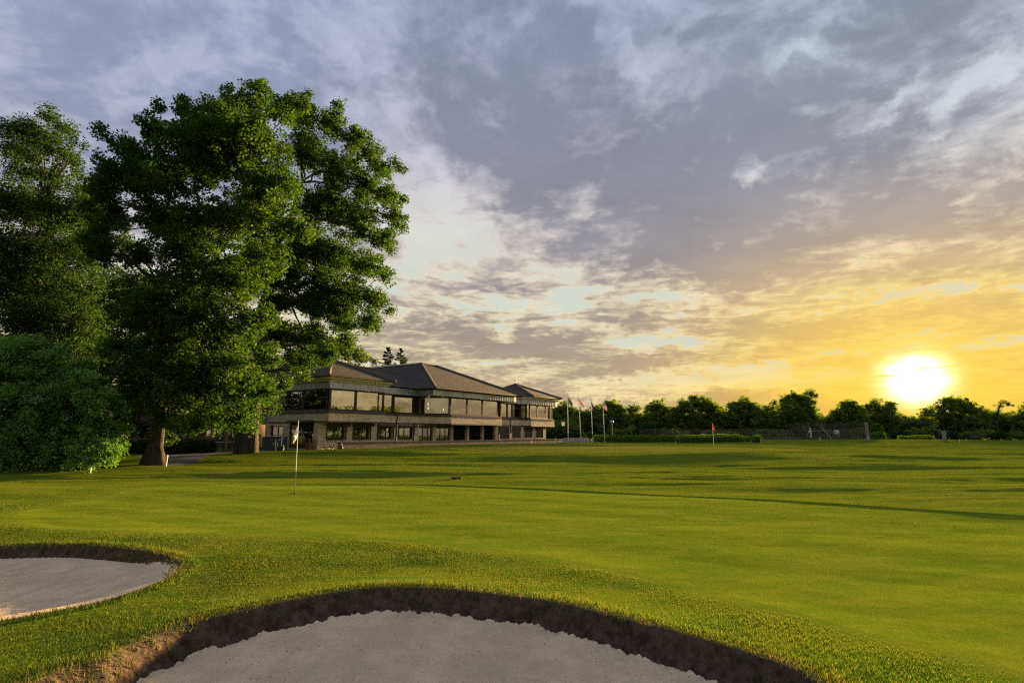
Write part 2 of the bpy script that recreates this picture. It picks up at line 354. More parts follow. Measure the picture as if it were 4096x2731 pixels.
def sand_mat():
    m, gg, out = mat('sand'); tc = gg.n('ShaderNodeTexCoord').outputs['Object']
    n1 = gg.noise(tc, 1.3, 6, .6); n2 = gg.noise(tc, 60, 4, .7); n3 = gg.noise(tc, 22, 5, .7)
    vo = gg.n('ShaderNodeTexVoronoi', feature='F1'); gg.put(vo.inputs['Vector'], tc); vo.inputs['Scale'].default_value = 20; vo.inputs['Randomness'].default_value = 1
    nw = gg.noise(tc, 3.1, 7, .72); c = gg.mix(gg.rng(gg.m('ADD', gg.m('MULTIPLY', n1, .4), gg.m('MULTIPLY', nw, .6)), .36, .62), (.82, .62, .385), (.58, .43, .265)); rk = gg.n('ShaderNodeMapping'); gg.put(rk.inputs[0], tc); rk.inputs['Rotation'].default_value = (0, 0, .25); rk.inputs['Scale'].default_value = (7, .8, 1); nk = gg.noise(rk.outputs[0], 1., 6, .65); c = gg.mix(gg.rng(nk, .5, .68, 0, .5), c, (.50, .38, .25)); c = gg.mix(gg.rng(n2, .3, .7, 0, .4), c, (.72, .58, .41))
    sp = gg.m('MULTIPLY', gg.rng(vo.outputs['Distance'], .22, .12), gg.rng(gg.noise(tc, 5, 3, .6), .5, .62))
    c = gg.mix(gg.m('MULTIPLY', sp, .85), c, (.06, .05, .04)); c = gg.mix(gg.rng(n3, .62, .75, 0, .5), c, (.16, .14, .09))
    nrm = bump(gg, gg.m('ADD', n3, gg.m('MULTIPLY', n2, .5)), .9, .03)
    gg.t.links.new(pbsdf(gg, c, .95, 0, nrm, .15), out.inputs[0]); return m
def soil_mat():
    m, gg, out = mat('soil'); tc = gg.n('ShaderNodeTexCoord').outputs['Object']
    n1 = gg.noise(tc, 9, 6, .75); n2 = gg.noise(tc, 26, 6, .75)
    c = gg.mix(gg.rng(n1, .35, .65), (.045, .03, .022), (.15, .10, .072)); c = gg.mix(gg.rng(n2, .58, .72, 0, .75), c, (.19, .15, .11))
    st = gg.n('ShaderNodeMapping'); gg.put(st.inputs[0], tc); st.inputs['Scale'].default_value = (30, 30, 6)
    n3 = gg.noise(st.outputs[0], 1.5, 4, .7); c = gg.mix(gg.rng(n3, .62, .7, 0, .6), c, (.14, .12, .05))
    gg.t.links.new(pbsdf(gg, c, .95, 0, bump(gg, gg.m('ADD', n1, n2), 1., .05), .1), out.inputs[0]); return m
M_SAND, M_SOIL = sand_mat(), soil_mat()
M_PATH = simple('path_paving', (.10, .08, .072), (.14, .115, .10), .9, 0, 2., .2, .4)
part_mesh('lawn', cls == 0, M_LAWN, kind='structure')
part_mesh('putting_green', cls == 1, M_GREEN, kind='structure')
part_mesh('far_putting_green', cls == 2, M_FARG, kind='structure')
part_mesh('bunker_bank', cls == 3, M_SOIL, kind='structure')
part_mesh('bunker_sand', cls == 4, M_SAND, kind='structure')
part_mesh('left_bunker_bank', cls == 5, M_SOIL, kind='structure')
part_mesh('left_bunker_sand', cls == 6, M_SAND, kind='structure')
part_mesh('path', cls == 7, M_PATH, kind='structure')
# ------------------------------------------------------------------ standing grass blades near the camera
def blades(name, n, seed, zone, hgt, wid, mat_, prob, **t):
    rs = np.random.RandomState(seed); x0, x1, y0, y1 = zone
    x = rs.uniform(x0, x1, n*3); y = rs.uniform(y0, y1, n*3)
    fl = fields(x, y); keep = rs.rand(len(x)) < prob(x, y, fl); x, y = x[keep][:n], y[keep][:n]; fl = [a[keep][:n] for a in fl]
    z = height(x, y, fl); n = len(x); print(name, n)
    h = hgt(x, y, fl)*rs.uniform(.5, 1.25, n); a = rs.uniform(0, 6.283, n); lean = rs.uniform(.1, .9, n)*h; la = rs.uniform(0, 6.283, n)
    w = wid*rs.uniform(.6, 1.3, n)*(np.hypot(x, y)/7)**.7
    p = np.stack([x, y, z-.004], 1); s = np.stack([np.cos(a)*w, np.sin(a)*w, 0*a], 1)
    mid = p+np.stack([np.cos(la)*lean*.35, np.sin(la)*lean*.35, h*.6], 1); tip = p+np.stack([np.cos(la)*lean, np.sin(la)*lean, h*.98], 1)
    V = np.stack([p-s, p+s, mid+s*.7, mid-s*.7, tip], 1).reshape(-1, 3)
    b = np.arange(n)*5; F = np.stack([np.stack([b, b+1, b+2], 1), np.stack([b, b+2, b+3], 1), np.stack([b+3, b+2, b+4], 1)], 1).reshape(-1, 3)
    me = npmesh(name, V, F, False, {'tone': np.repeat(rs.rand(n), 5), 'dryness': np.repeat(np.clip(1-np.minimum(fl[1], fl[2])/.16, 0, 1), 5)})
    o = link(name, me, None, mat_); tag(o, **t); return o
def blade_mat():
    m, gg, out = mat('grass_blades'); t_ = attr(gg, 'tone'); d_ = attr(gg, 'dryness')
    pos = gg.n('ShaderNodeNewGeometry').outputs['Position']; pat = gg.noise(pos, .9, 4, .6)
    c = gg.ramp(t_, [(0, (.022, .062, .007)), (.5, (.05, .105, .010)), (.88, (.09, .135, .015)), (1, (.20, .17, .06))])
    c = gg.mix(gg.rng(pat, .45, .68, 0, .6), c, (.12, .13, .02))
    c = gg.mix(gg.m('MULTIPLY', d_, gg.rng(t_, .3, .9)), c, (.15, .115, .06))
    b1 = pbsdf(gg, c, .7, 0, None, .08); tr = gg.n('ShaderNodeBsdfTranslucent'); gg.put(tr.inputs[0], gg.v('MULTIPLY', c, (1.7, 1.5, .8)))
    mx = gg.n('ShaderNodeMixShader'); mx.inputs[0].default_value = .42; gg.t.links.new(b1, mx.inputs[1]); gg.t.links.new(tr.outputs[0], mx.inputs[2])
    gg.t.links.new(mx.outputs[0], out.inputs[0]); return m
M_BLADE = blade_mat()
def pr_near(x, y, fl):
    ok = (fl[0] > .05+.25*vnoise(x*5, y*5)) & (fl[1] > .0) & (fl[2] > -.0) & (x < y*1.0+1) & (x > -y*1.05-1)
    ok = ok & ~((x > 3) & (y > 9.5) & (fl[0] < 3) & (y > 14-.2*x))
    return ok*np.clip((5.2/np.hypot(x, y))**1.1, 0, 1)
def pr_edge(x, y, fl):
    d = np.minimum(fl[1], fl[2]); ok = (d > -.13+.2*fbm(x*3, y*3, 3)) & (d < .22) & ((fl[1] < fl[2]) | (y+.1*x > 6.9) | (d > .02))
    return ok*.9
if not FAST_TEST:
    blades('grass', 420000, 3, (-14, 11, 3.9, 15), lambda x, y, fl: (.021+.018*fbm(x*.9, y*.9, 3)*2)*(.45+.55*sm(fl[0]/.6)), .0026, M_BLADE, pr_near, kind='stuff', label='short rough grass between the bunkers and the green', cat='grass')
    blades('bunker_edge_grass', 110000, 5, (-10, 6.5, 3.9, 11), lambda x, y, fl: .05+.03*fbm(x*2, y*2, 3)*2, .0032, M_BLADE, pr_edge, kind='stuff', label='dry ragged grass fringing the bunker lips', cat='grass')
# ------------------------------------------------------------------ small mesh builder
class MB:
    def __init__(s): s.V, s.F = [], []
    def face(s, pts):
        b = len(s.V); s.V += [tuple(p) for p in pts]; s.F.append(list(range(b, b+len(pts)))); return s
    def box(s, x0, x1, y0, y1, z0, z1):
        b = len(s.V); x0, x1 = sorted((x0, x1)); y0, y1 = sorted((y0, y1))
        s.V += [(x, y, z) for z in (z0, z1) for x, y in ((x0, y0), (x1, y0), (x1, y1), (x0, y1))]
        s.F += [[b+k for k in f] for f in ((0, 3, 2, 1), (4, 5, 6, 7), (0, 1, 5, 4), (1, 2, 6, 5), (2, 3, 7, 6), (3, 0, 4, 7))]; return s
    def prism(s, poly, z0, z1, cap=True):
        b, n = len(s.V), len(poly); s.V += [(x, y, z0) for x, y in poly]+[(x, y, z1) for x, y in poly]
        s.F += [[b+i, b+(i+1) % n, b+n+(i+1) % n, b+n+i] for i in range(n)]
        if cap: s.F += [list(range(b+n-1, b-1, -1)), list(range(b+n, b+2*n))]
        return s
    def bar(s, a, b_, w, h=None, up=(0, 0, 1)):                 # rectangular bar from a to b
        a, b_ = Vector(a), Vector(b_); d = (b_-a).normalized(); u = Vector(up)
        if abs(d.dot(u)) > .95: u = Vector((1, 0, 0))
        r = d.cross(u).normalized(); u = r.cross(d); h = h or w; k = len(s.V)
        for p in (a, b_):
            for i, j in ((-1, -1), (1, -1), (1, 1), (-1, 1)): s.V.append(tuple(p+r*w/2*i+u*h/2*j))
        s.F += [[k+q for q in f] for f in ((0, 3, 2, 1), (4, 5, 6, 7), (0, 1, 5, 4), (1, 2, 6, 5), (2, 3, 7, 6), (3, 0, 4, 7))]; return s
    def tube(s, pts, rad, n=8, cap=True):
        pts = [Vector(p) for p in pts]; rad = rad if hasattr(rad, '__len__') else [rad]*len(pts); k = len(s.V); u = None
        for i, p in enumerate(pts):
            d = (pts[min(i+1, len(pts)-1)]-pts[max(i-1, 0)]).normalized()
            if u is None: u = d.orthogonal().normalized()
            u = (u-d*u.dot(d)).normalized(); w = d.cross(u)
            for j in range(n):
                a = 2*math.pi*j/n; s.V.append(tuple(p+(u*math.cos(a)+w*math.sin(a))*rad[i]))
        for i in range(len(pts)-1):
            for j in range(n): s.F.append([k+i*n+j, k+i*n+(j+1) % n, k+(i+1)*n+(j+1) % n, k+(i+1)*n+j])
        if cap: s.F += [[k+j for j in range(n-1, -1, -1)], [k+(len(pts)-1)*n+j for j in range(n)]]
        return s
    def lathe(s, prof, c=(0, 0, 0), n=14):
        return s.tube([(c[0], c[1], c[2]+z) for r, z in prof], [max(r, .001) for r, z in prof], n)
    def ball(s, c, r, n=10, sq=(1, 1, 1)):
        k = len(s.V); m = n//2+1
        for i in range(m):
            t = math.pi*i/(m-1)
            for j in range(n): a = 2*math.pi*j/n; s.V.append((c[0]+r*sq[0]*math.sin(t)*math.cos(a), c[1]+r*sq[1]*math.sin(t)*math.sin(a), c[2]+r*sq[2]*math.cos(t)))
        for i in range(m-1):
            for j in range(n): s.F.append([k+i*n+j, k+(i+1)*n+j, k+(i+1)*n+(j+1) % n, k+i*n+(j+1) % n])
        return s
    def build(s, name, m=None, parent=None, smooth=False, bevel=0.):
        me = bpy.data.meshes.new(name); me.from_pydata(s.V, [], s.F); me.update()
        bm = bmesh.new(); bm.from_mesh(me); bmesh.ops.recalc_face_normals(bm, faces=bm.faces)
        if bevel: bmesh.ops.bevel(bm, geom=[e for e in bm.edges if len(e.link_faces) == 2 and e.calc_face_angle(0) > .6], offset=bevel, segments=1, affect='EDGES', clamp_overlap=True)
        bm.to_mesh(me); bm.free()
        if smooth: me.shade_smooth()
        return link(name, me, parent, m)
def offs(poly, d):                                             # outward offset of a counter-clockwise outline
    n = len(poly); out = []
    for i in range(n):
        p0, p1, p2 = Vector(poly[i-1]), Vector(poly[i]), Vector(poly[(i+1) % n])
        a, b = (p1-p0).normalized(), (p2-p1).normalized(); n1, n2 = Vector((a.y, -a.x)), Vector((b.y, -b.x))
        k = (n1+n2); k = k/max(k.dot(n1), .3); out.append(tuple(p1+k*d))
    return out
# ------------------------------------------------------------------ building materials
def brick_mat(name, c1, c2, mortar, bw=.3, bh=.12, vary=.5, bmp=.6):
    m, gg, out = mat(name); tc = gg.n('ShaderNodeTexCoord').outputs['Object']; x, y, z = gg.xyz(tc)
    nr = gg.xyz(gg.n('ShaderNodeTexCoord').outputs['Normal'])
    u = gg.mix(gg.m('GREATER_THAN', gg.m('ABSOLUTE', nr[0]), gg.m('ABSOLUTE', nr[1])), gg.comb(x, z, 0), gg.comb(y, z, 0))
    bt = gg.n('ShaderNodeTexBrick'); gg.put(bt.inputs['Vector'], u); gg.put(bt.inputs['Color1'], c1); gg.put(bt.inputs['Color2'], c2); gg.put(bt.inputs['Mortar'], mortar)
    for k, v in (('Scale', 1.), ('Mortar Size', .012), ('Brick Width', bw), ('Row Height', bh), ('Bias', -.1)): bt.inputs[k].default_value = v
    nz = gg.noise(tc, 1.2, 5, .65); c = gg.mix(gg.rng(nz, .35, .7, 0, vary), bt.outputs['Color'], gg.v('SCALE', bt.outputs['Color'], sc_=.55))
    nrm = bump(gg, gg.m('ADD', gg.m('MULTIPLY', bt.outputs['Fac'], -1.), gg.m('MULTIPLY', gg.noise(tc, 22, 4, .7), .8)), bmp, .015)
    gg.t.links.new(pbsdf(gg, c, .9, 0, nrm, .2), out.inputs[0]); return m
M_STONE = brick_mat('stone_block', (.76, .64, .46), (.57, .465, .325), (.31, .26, .19), .32, .13)
M_WALLST = brick_mat('weathered_block', (.36, .28, .20), (.22, .165, .115), (.13, .105, .08), .34, .15, .8)
M_BRICK = brick_mat('brown_brick', (.13, .07, .05), (.09, .05, .04), (.12, .10, .09), .22, .075)
M_TRIM = simple('dark_brown_trim', (.060, .043, .036), (.042, .03, .026), .55, 0, 1.4)
M_COPE = simple('weathered_coping', (.12, .09, .075), (.07, .055, .048), .8, 0, 1.1, .3, .3)
M_CREAM = simple('cream_cornice', (.62, .56, .30), (.50, .45, .25), .7, 0, 2.)
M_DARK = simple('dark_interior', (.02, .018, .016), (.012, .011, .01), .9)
M_INT = simple('interior_wall', (.16, .13, .10), (.11, .09, .075), .9)
M_TEAL = simple('blue_painted_plinth', (.035, .06, .085), (.025, .045, .065), .6)
M_PIPE = simple('dark_metal', (.02, .018, .02), (.014, .013, .015), .45, .2)
def zinc_mat():
    m, gg, out = mat('zinc_cladding'); tc = gg.n('ShaderNodeTexCoord').outputs['Object']
    n1 = gg.noise(tc, .9, 5, .6); n2 = gg.noise(tc, 14, 3, .5)
    c = gg.mix(gg.rng(n1, .3, .7), (.40, .42, .45), (.27, .285, .31))
    gg.t.links.new(pbsdf(gg, c, gg.rng(n2, .3, .7, .28, .42), .75, None, .5), out.inputs[0]); return m
M_ZINC = zinc_mat()
def tile_mat():
    m, gg, out = mat('roof_tiles'); tc = gg.n('ShaderNodeTexCoord').outputs['Object']; x, y, z = gg.xyz(tc)
    row = gg.m('DIVIDE', z, .135); fr = gg.m('FRACT', row); idx = gg.m('FLOOR', row)
    wn = gg.n('ShaderNodeTexWhiteNoise', noise_dimensions='3D')
    gg.put(wn.inputs['Vector'], gg.comb(gg.m('FLOOR', gg.m('DIVIDE', gg.m('ADD', x, gg.m('MULTIPLY', idx, .13)), .28)), gg.m('FLOOR', gg.m('DIVIDE', y, .28)), idx))
    c = gg.mix(wn.outputs['Value'], (.070, .056, .046), (.036, .030, .026))
    nz = gg.noise(tc, 1.1, 6, .65); c = gg.mix(gg.rng(nz, .45, .72, 0, .7), c, (.075, .075, .045))
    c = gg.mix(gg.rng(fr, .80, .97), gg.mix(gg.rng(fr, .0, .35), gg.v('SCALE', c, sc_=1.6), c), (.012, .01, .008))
    nrm = bump(gg, gg.m('ADD', gg.m('SUBTRACT', 1., fr), gg.m('MULTIPLY', gg.noise(tc, 9, 4, .6), .6)), .9, .05)
    gg.t.links.new(pbsdf(gg, c, .9, 0, nrm, .15), out.inputs[0]); return m
M_TILE = tile_mat()
M_HIP = simple('hip_tiles', (.19, .14, .095), (.12, .09, .065), .85, 0, 3, .2, .4)
def glass_mat(name, refl, tint, rough=.015):
    m, gg, out = mat(name); gl = gg.n('ShaderNodeBsdfGlossy'); gg.put(gl.inputs[0], tint); gl.inputs['Roughness'].default_value = rough
    tc = gg.n('ShaderNodeTexCoord').outputs['Object']; gg.put(gl.inputs['Normal'], bump(gg, gg.noise(tc, .7, 3, .6), .25, .02))
    tr = gg.n('ShaderNodeBsdfTransparent'); gg.put(tr.inputs[0], (.42, .42, .38)); mx = gg.n('ShaderNodeMixShader')
    fr = gg.n('ShaderNodeFresnel'); fr.inputs[0].default_value = 1.5
    gg.put(mx.inputs[0], gg.m('ADD', gg.m('MULTIPLY', fr.outputs[0], .5), refl, clamp=True))
    gg.t.links.new(tr.outputs[0], mx.inputs[1]); gg.t.links.new(gl.outputs[0], mx.inputs[2]); gg.t.links.new(mx.outputs[0], out.inputs[0]); return m
M_GLASS = glass_mat('tinted_glass', .52, (.80, .74, .62)); M_GLASS2 = glass_mat('clear_glass', .30, (.85, .85, .85)); M_GLASSC = glass_mat('corner_glass', .04, (.9, .9, .9))
def lampmat(name, c, e):
    m, gg, out = mat(name); em = gg.n('ShaderNodeEmission'); gg.put(em.inputs[0], c); em.inputs[1].default_value = e
    gg.t.links.new(em.outputs[0], out.inputs[0]); return m
M_LAMP = lampmat('warm_lamp', (1, .72, .3), 1.6)
M_WHITE = simple('white_paint', (.72, .72, .70), (.6, .6, .6), .5)
# ------------------------------------------------------------------ the clubhouse: x runs along its front, y into the building
BAZ = R(33.9); OX, OY = (1311-CX)/2305*52, 52.0; FLZ = .34
D1 = (math.sin(BAZ), math.cos(BAZ)); D2 = (-math.cos(BAZ), math.sin(BAZ))
def U(px, v=0.):                                              # distance along the front at a pixel column
    r = (px-CX)/2305; return (r*(OY+D2[1]*v)-OX-D2[0]*v)/(D1[0]-r*D1[1])
def Vv(px, u=0.):
    r = (px-CX)/2305; return (r*(OY+D1[1]*u)-OX-D1[0]*u)/(D2[0]-r*D2[1])
def bw(u, v, z=0.): return Vector((OX+D1[0]*u+D2[0]*v, OY+D1[1]*u+D2[1]*v, z))
CL = empty('clubhouse', (OX, OY, 0), math.pi/2-BAZ)
tag(CL, 'long two storey stone clubhouse with brown hipped roofs and tinted upper windows', 'building')
OUT = [(0, 0), (7, 0), (7, 1.4), (13.6, 1.4), (16.3, -.8), (26.3, -.8), (28.5, 1.4), (34.3, 1.4), (35.3, .4), (41.9, .4), (43.1, 1.6), (43.1, 16), (2, 16), (2, 9.7), (1.0, 9.7), (0, 8.9)]
MB().prism(OUT, 2.85, 3.58).build('stone_band', M_STONE, CL)
MB().prism(offs(OUT, .03), 2.72, 2.848).build('lower_trim', M_TRIM, CL)
mb = MB(); o1, o2 = offs(OUT, .05), offs(OUT, -.16); mb.prism(o1, 3.583, 3.74)
n = len(o1); b = len(mb.V); mb.V += [(x, y, 3.742) for x, y in o1]+[(x, y, 3.87) for x, y in o2]
mb.F += [[b+i, b+(i+1) % n, b+n+(i+1) % n, b+n+i] for i in range(n)]+[list(range(b+n, b+2*n))]; mb.build('coping', M_COPE, CL)
# ground floor walls with openings
GV = 1.4
def wall_run(mb, axis, at_, thick, a0, a1, z0, z1, opens):
    def bx(p, q, zz0, zz1):
        if q-p > .004 and zz1-zz0 > .004:
            if axis == 'u': mb.box(p, q, at_, at_+thick, zz0, zz1)
            else: mb.box(at_, at_+thick, p, q, zz0, zz1)
    cur = a0
    for (p, q, zz0, zz1) in sorted(opens):
        bx(cur, p, z0, z1); bx(p, q, z0, zz0); bx(p, q, zz1, z1); cur = q
    bx(cur, a1, z0, z1)
win = [(U(1306, GV), U(1383, GV), 1.18, 2.43), (U(1412, GV), U(1481, GV), 1.18, 2.43), (U(1510, GV), U(1572, GV), 1.18, 2.45), (U(1594, GV), U(1655, GV), 1.16, 2.40)]
doors = [(U(1675, GV), U(1732, GV), FLZ, 2.42), (U(1744, GV), U(1803, GV), FLZ, 2.42)]
porch = [(U(1813, GV), U(1868, GV), FLZ, 2.72), (U(1877, GV), U(1929, GV), FLZ, 2.72), (U(1936, GV), U(1980, GV), FLZ, 2.72)]
shut = [(U(1998, GV), U(2034, GV), 1.12, 2.66), (U(2047, GV), U(2082, GV), 1.12, 2.66), (U(2096, GV), U(2129, GV), 1.12, 2.38), (U(2142, GV), U(2172, GV), 1.12, 2.38)]
UR = U(2184, GV)
mb = MB(); wall_run(mb, 'u', GV, .35, 0.352, UR, FLZ-.5, 2.72, win+doors+porch+shut)
mb.box(UR-.35, UR, GV+.352, 15, FLZ-.5, 2.72); mb.build('front_wall', M_STONE, CL)
side = [(2.05, 5.73, FLZ, 2.92), (6.71, 8.8, 1.48, 2.54)]
mb = MB(); wall_run(mb, 'v', 0.0, .35, GV+.0, 9.6, FLZ-.5, 2.72, side); mb.build('side_wall', M_STONE, CL)
mb = MB(); mb.box(-.06, -.004, 5.9, 9.9, FLZ-.4, 1.42); mb.build('painted_plinth', M_TEAL, CL)
mb = MB(); mb.box(.36, UR-.4, 5.0, 5.1, 0, 2.72); mb.box(.4, UR-.4, GV+.36, 5.0, FLZ-.1, FLZ-.02); mb.build('ground_floor_interior', M_INT, CL)
for a in (U(1738, GV)-0, U(1808, GV)+0):
    MB().box(a-.08, a+.08, GV+.36, 5.0, FLZ, 2.7).build('partition', M_INT, CL)
# window builder: a frame with its panes as sub-parts
def window(u0, u1, v, z0, z1, mull=(), axis='u', fw=.08, name='window', gm=None, parent=CL, dep=.10, fm=None):
    def bx(m_, a, b_, zz0, zz1, d0, d1):
        if axis == 'u': m_.box(a, b_, v+d0, v+d1, zz0, zz1)
        else: m_.box(v+d0, v+d1, a, b_, zz0, zz1)
    f = MB(); bx(f, u0, u1, z0, z0+fw, 0, dep); bx(f, u0, u1, z1-fw, z1, 0, dep)
    xs = [u0+fw/2]+[m for m in mull]+[u1-fw/2]
    for x in xs: bx(f, x-fw/2, x+fw/2, z0+fw, z1-fw, 0, dep)
    fr = f.build(name, fm or M_TRIM, parent)
    for a, b_ in zip(xs[:-1], xs[1:]):
        p = MB(); bx(p, a+fw/2-.01, b_-fw/2+.01, z0+fw-.01, z1-fw+.01, dep*.45, dep*.45+.012); p.build('pane', gm or M_GLASS2, fr)
    return fr
def ring(parent, u, v, z, r=.15):
    mb = MB(); n = 20
    for i in range(n):
        a, b_ = 2*math.pi*i/n, 2*math.pi*(i+1)/n
        mb.bar((u+r*math.cos(a), v, z+r*math.sin(a)), (u+r*math.cos(b_), v, z+r*math.sin(b_)), .022, .01, (0, 1, 0))
    mb.bar((u-r-.14, v, z), (u-r, v, z), .01, .02, (0, 1, 0))
    mb.bar((u-.06, v, z-.07), (u-.06, v, z+.07), .01, .022, (0, 1, 0))                # the figures 19
    for i in range(10):
        a, b_ = 2*math.pi*i/10, 2*math.pi*(i+1)/10
        mb.bar((u+.035+.035*math.cos(a), v, z+.035+.035*math.sin(a)), (u+.035+.035*math.cos(b_), v, z+.035+.035*math.sin(b_)), .01, .018, (0, 1, 0))
    mb.bar((u+.07, v, z+.035), (u+.03, v, z-.07), .01, .02, (0, 1, 0)); mb.build('logo', M_WHITE, parent)
for k, (a, b_, z0, z1) in enumerate(win):
    w = b_-a
    fr = window(a+.04, b_-.04, GV+.22, z0+.10, z1-.02, [a+w*.46] if k != 2 else [a+w*.25, a+w*.62], gm=M_GLASS2)
    mb = MB(); mb.box(a-.05, b_+.05, GV-.10, GV-.003, z0-.06, z0+.04); mb.box(a-.05, a+.03, GV-.09, GV-.004, z0+.04, z1); mb.box(b_-.03, b_+.05, GV-.09, GV-.004, z0+.04, z1); mb.build('surround', M_TRIM, fr)
    MB().box(a-.05, b_+.35, GV-.24, GV-.005, z1, z1+.24).build('shutter_box', M_TRIM, fr)
    MB().box(b_+.02, b_+.07, GV-.115, GV-.095, z0+.35, z0+.52).build('shutter_switch', M_WHITE, fr)
    ring(fr, [a+w*.26, a+w*.26, a+w*.48, a+w*.74][k], GV+.215, 1.90)
for (a, b_, z0, z1) in doors:
    d = window(a+.04, b_-.04, GV+.18, z0, z1-.02, [a+(b_-a)*.36, a+(b_-a)*.70], name='glazed_door', gm=M_GLASS2)
    MB().box(a, b_, GV-.16, GV-.005, z1, z1+.22).build('shutter_box', M_COPE, d)
for (a, b_, z0, z1) in shut:
    mb = MB(); z = z0+.1; fr = MB(); fr.box(a-.04, a+.04, GV-.05, GV+.12, z0, z1); fr.box(b_-.04, b_+.04, GV-.05, GV+.12, z0, z1); fr.box(a-.04, b_+.04, GV-.06, GV+.12, z0-.08, z0-.002)
    f = fr.build('shutter', M_TRIM, CL)
    while z < z1-.02:
        mb.box(a+.042, b_-.042, GV+.05, GV+.08, z-.09, z+.0); mb.bar((a+.045, GV+.045, z), (b_-.045, GV+.045, z), .03, .02, (0, 0, 1)); z += .105
    m_ = mb.build('slats', SHM if 'SHM' in globals() else M_COPE, f)
    if z1 < 2.6: MB().box(a-.02, b_+.28, GV-.2, GV-.004, z1, z1+.22).build('shutter_box', M_COPE, f)
# porch: recess with dark back, pillars come from the wall
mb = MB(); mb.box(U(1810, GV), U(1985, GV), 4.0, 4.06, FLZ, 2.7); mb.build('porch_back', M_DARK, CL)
fr = window(U(1822, GV), U(1862, GV), 3.8, FLZ, 2.5, [], name='porch_window', gm=M_GLASS2)
MB().box(U(1917, GV), U(1928, GV), 2.0, 2.03, 1.45, 2.0).build('notice_board', M_PIPE, CL)
MB().bar((U(1955, GV), 2.6, .9), (U(1985, GV), 1.3, 1.45), .05).build('handrail', M_PIPE, CL)
# side entrance doors and window
sd_ = window(2.09, 5.69, .12, FLZ, 2.9, [2.9, 3.75, 4.6], axis='v', name='entrance_doors', gm=M_GLASS2)
MB().box(-.28, -.004, 2.0, 5.8, 2.74, 2.95).build('shutter_box', M_TRIM, sd_)
for y in (3.6, 3.9): MB().bar((.08, y, 1.2), (.08, y, 1.7), .04).build('door_handle', M_WHITE, sd_)
sw = window(6.75, 8.76, .15, 1.5, 2.52, [7.7], axis='v', gm=M_GLASS2); MB().box(.5, .56, 8.0, 8.6, 1.5, 2.4).build('notice_panel', M_CREAM, sw)
# upper glazing, one pane between posts; set back .22 from the outline
def uwin(pxa, pxb, v, z0=3.88, z1=5.80, gm=None, u0=None, u1=None, mull=()):
    a = U(pxa, v) if u0 is None else u0; b_ = U(pxb, v) if u1 is None else u1
    return window(a, b_, v, z0, z1, mull, gm=gm or M_GLASS, name='upper_window', fw=.10, dep=.12)
uwin(1315, 1417, .22); uwin(1419, 1511, .22)
uwin(1513, 1567, 1.45, u0=7.0); uwin(1572, 1650, 1.45, z1=5.66)
uwin(1801, 1867, -.58); uwin(1868, 1929, -.58); uwin(1930, 1991, -.58)
uwin(1993, 2028, 1.6); uwin(2030, 2048, 1.6); uwin(2049, 2080, 1.6, gm=M_GLASSC)
uwin(2107, 2150, .62); uwin(2151, 2192, .62)
def slant(name, a, b_, z0, z1, gm, mull=0):
    a, b_ = Vector((*a, 0)), Vector((*b_, 0)); f = MB(); up = Vector((0, 0, 1)); d = (b_-a).normalized()
    f.bar(a+up*(z0+.05), b_+up*(z0+.05), .12, .1); f.bar(a+up*(z1-.05), b_+up*(z1-.05), .12, .1)
    f.bar(a+d*.06+up*(z0+.1), a+d*.06+up*(z1-.1), .12, .12, d); f.bar(b_-d*.06+up*(z0+.1), b_-d*.06+up*(z1-.1), .12, .12, d); fr = f.build(name, M_TRIM, CL)
    m_ = (a+b_)/2; MB().bar(a+d*.1+up*(z0+z1)/2, b_-d*.1+up*(z0+z1)/2, .012, z1-z0-.18).build('pane', gm, fr)
slant('bay_window', (14.1, 1.45), (16.25, -.52), 3.88, 5.80, M_GLASS2)
slant('bay_window', (26.5, -.5), (28.4, 1.5), 3.88, 5.80, M_GLASS2)
slant('bay_window', (34.45, 1.62), (35.25, .66), 3.88, 5.80, M_GLASSC)
slant('side_window', (.22, .5), (.22, 4.0), 3.88, 5.80, M_GLASS2); slant('side_window', (.22, 4.1), (.22, 8.6), 3.88, 5.80, M_GLASS2)
slant('end_window', (42.8, 4.2), (42.8, 9.5), 3.9, 5.2, M_GLASSC)
mb = MB()
for (x, y, w) in ((.2, .22, .14), (6.86, .3, .16), (7.12, 1.5, .16), (13.35, 1.5, .42), (16.3, -.52, .14), (26.4, -.52, .14), (28.5, 1.55, .14), (34.4, 1.6, .14), (35.3, .62, .12), (UR+.0, .7, .14), (41.6, .7, .12)):
    MB().box(x-w/2, x+w/2, y-w/2, y+w/2, 3.871, 5.828).build('corner_post', M_TRIM, CL)
mb = MB(); mb.box(.6, 33, 7.4, 7.5, 3.88, 5.82); mb.box(33, 33.1, 7.4, 12, 3.88, 5.82); mb.box(42.7, 42.82, 1.8, 4.1, 3.88, 5.82); mb.box(42.7, 42.82, 4.1, 9.6, 5.2, 5.82); mb.box(42.7, 42.82, 9.6, 14, 3.88, 5.82); mb.box(33, 42.7, 13.9, 14, 3.88, 5.82)
mb.build('upper_interior', M_INT, CL)
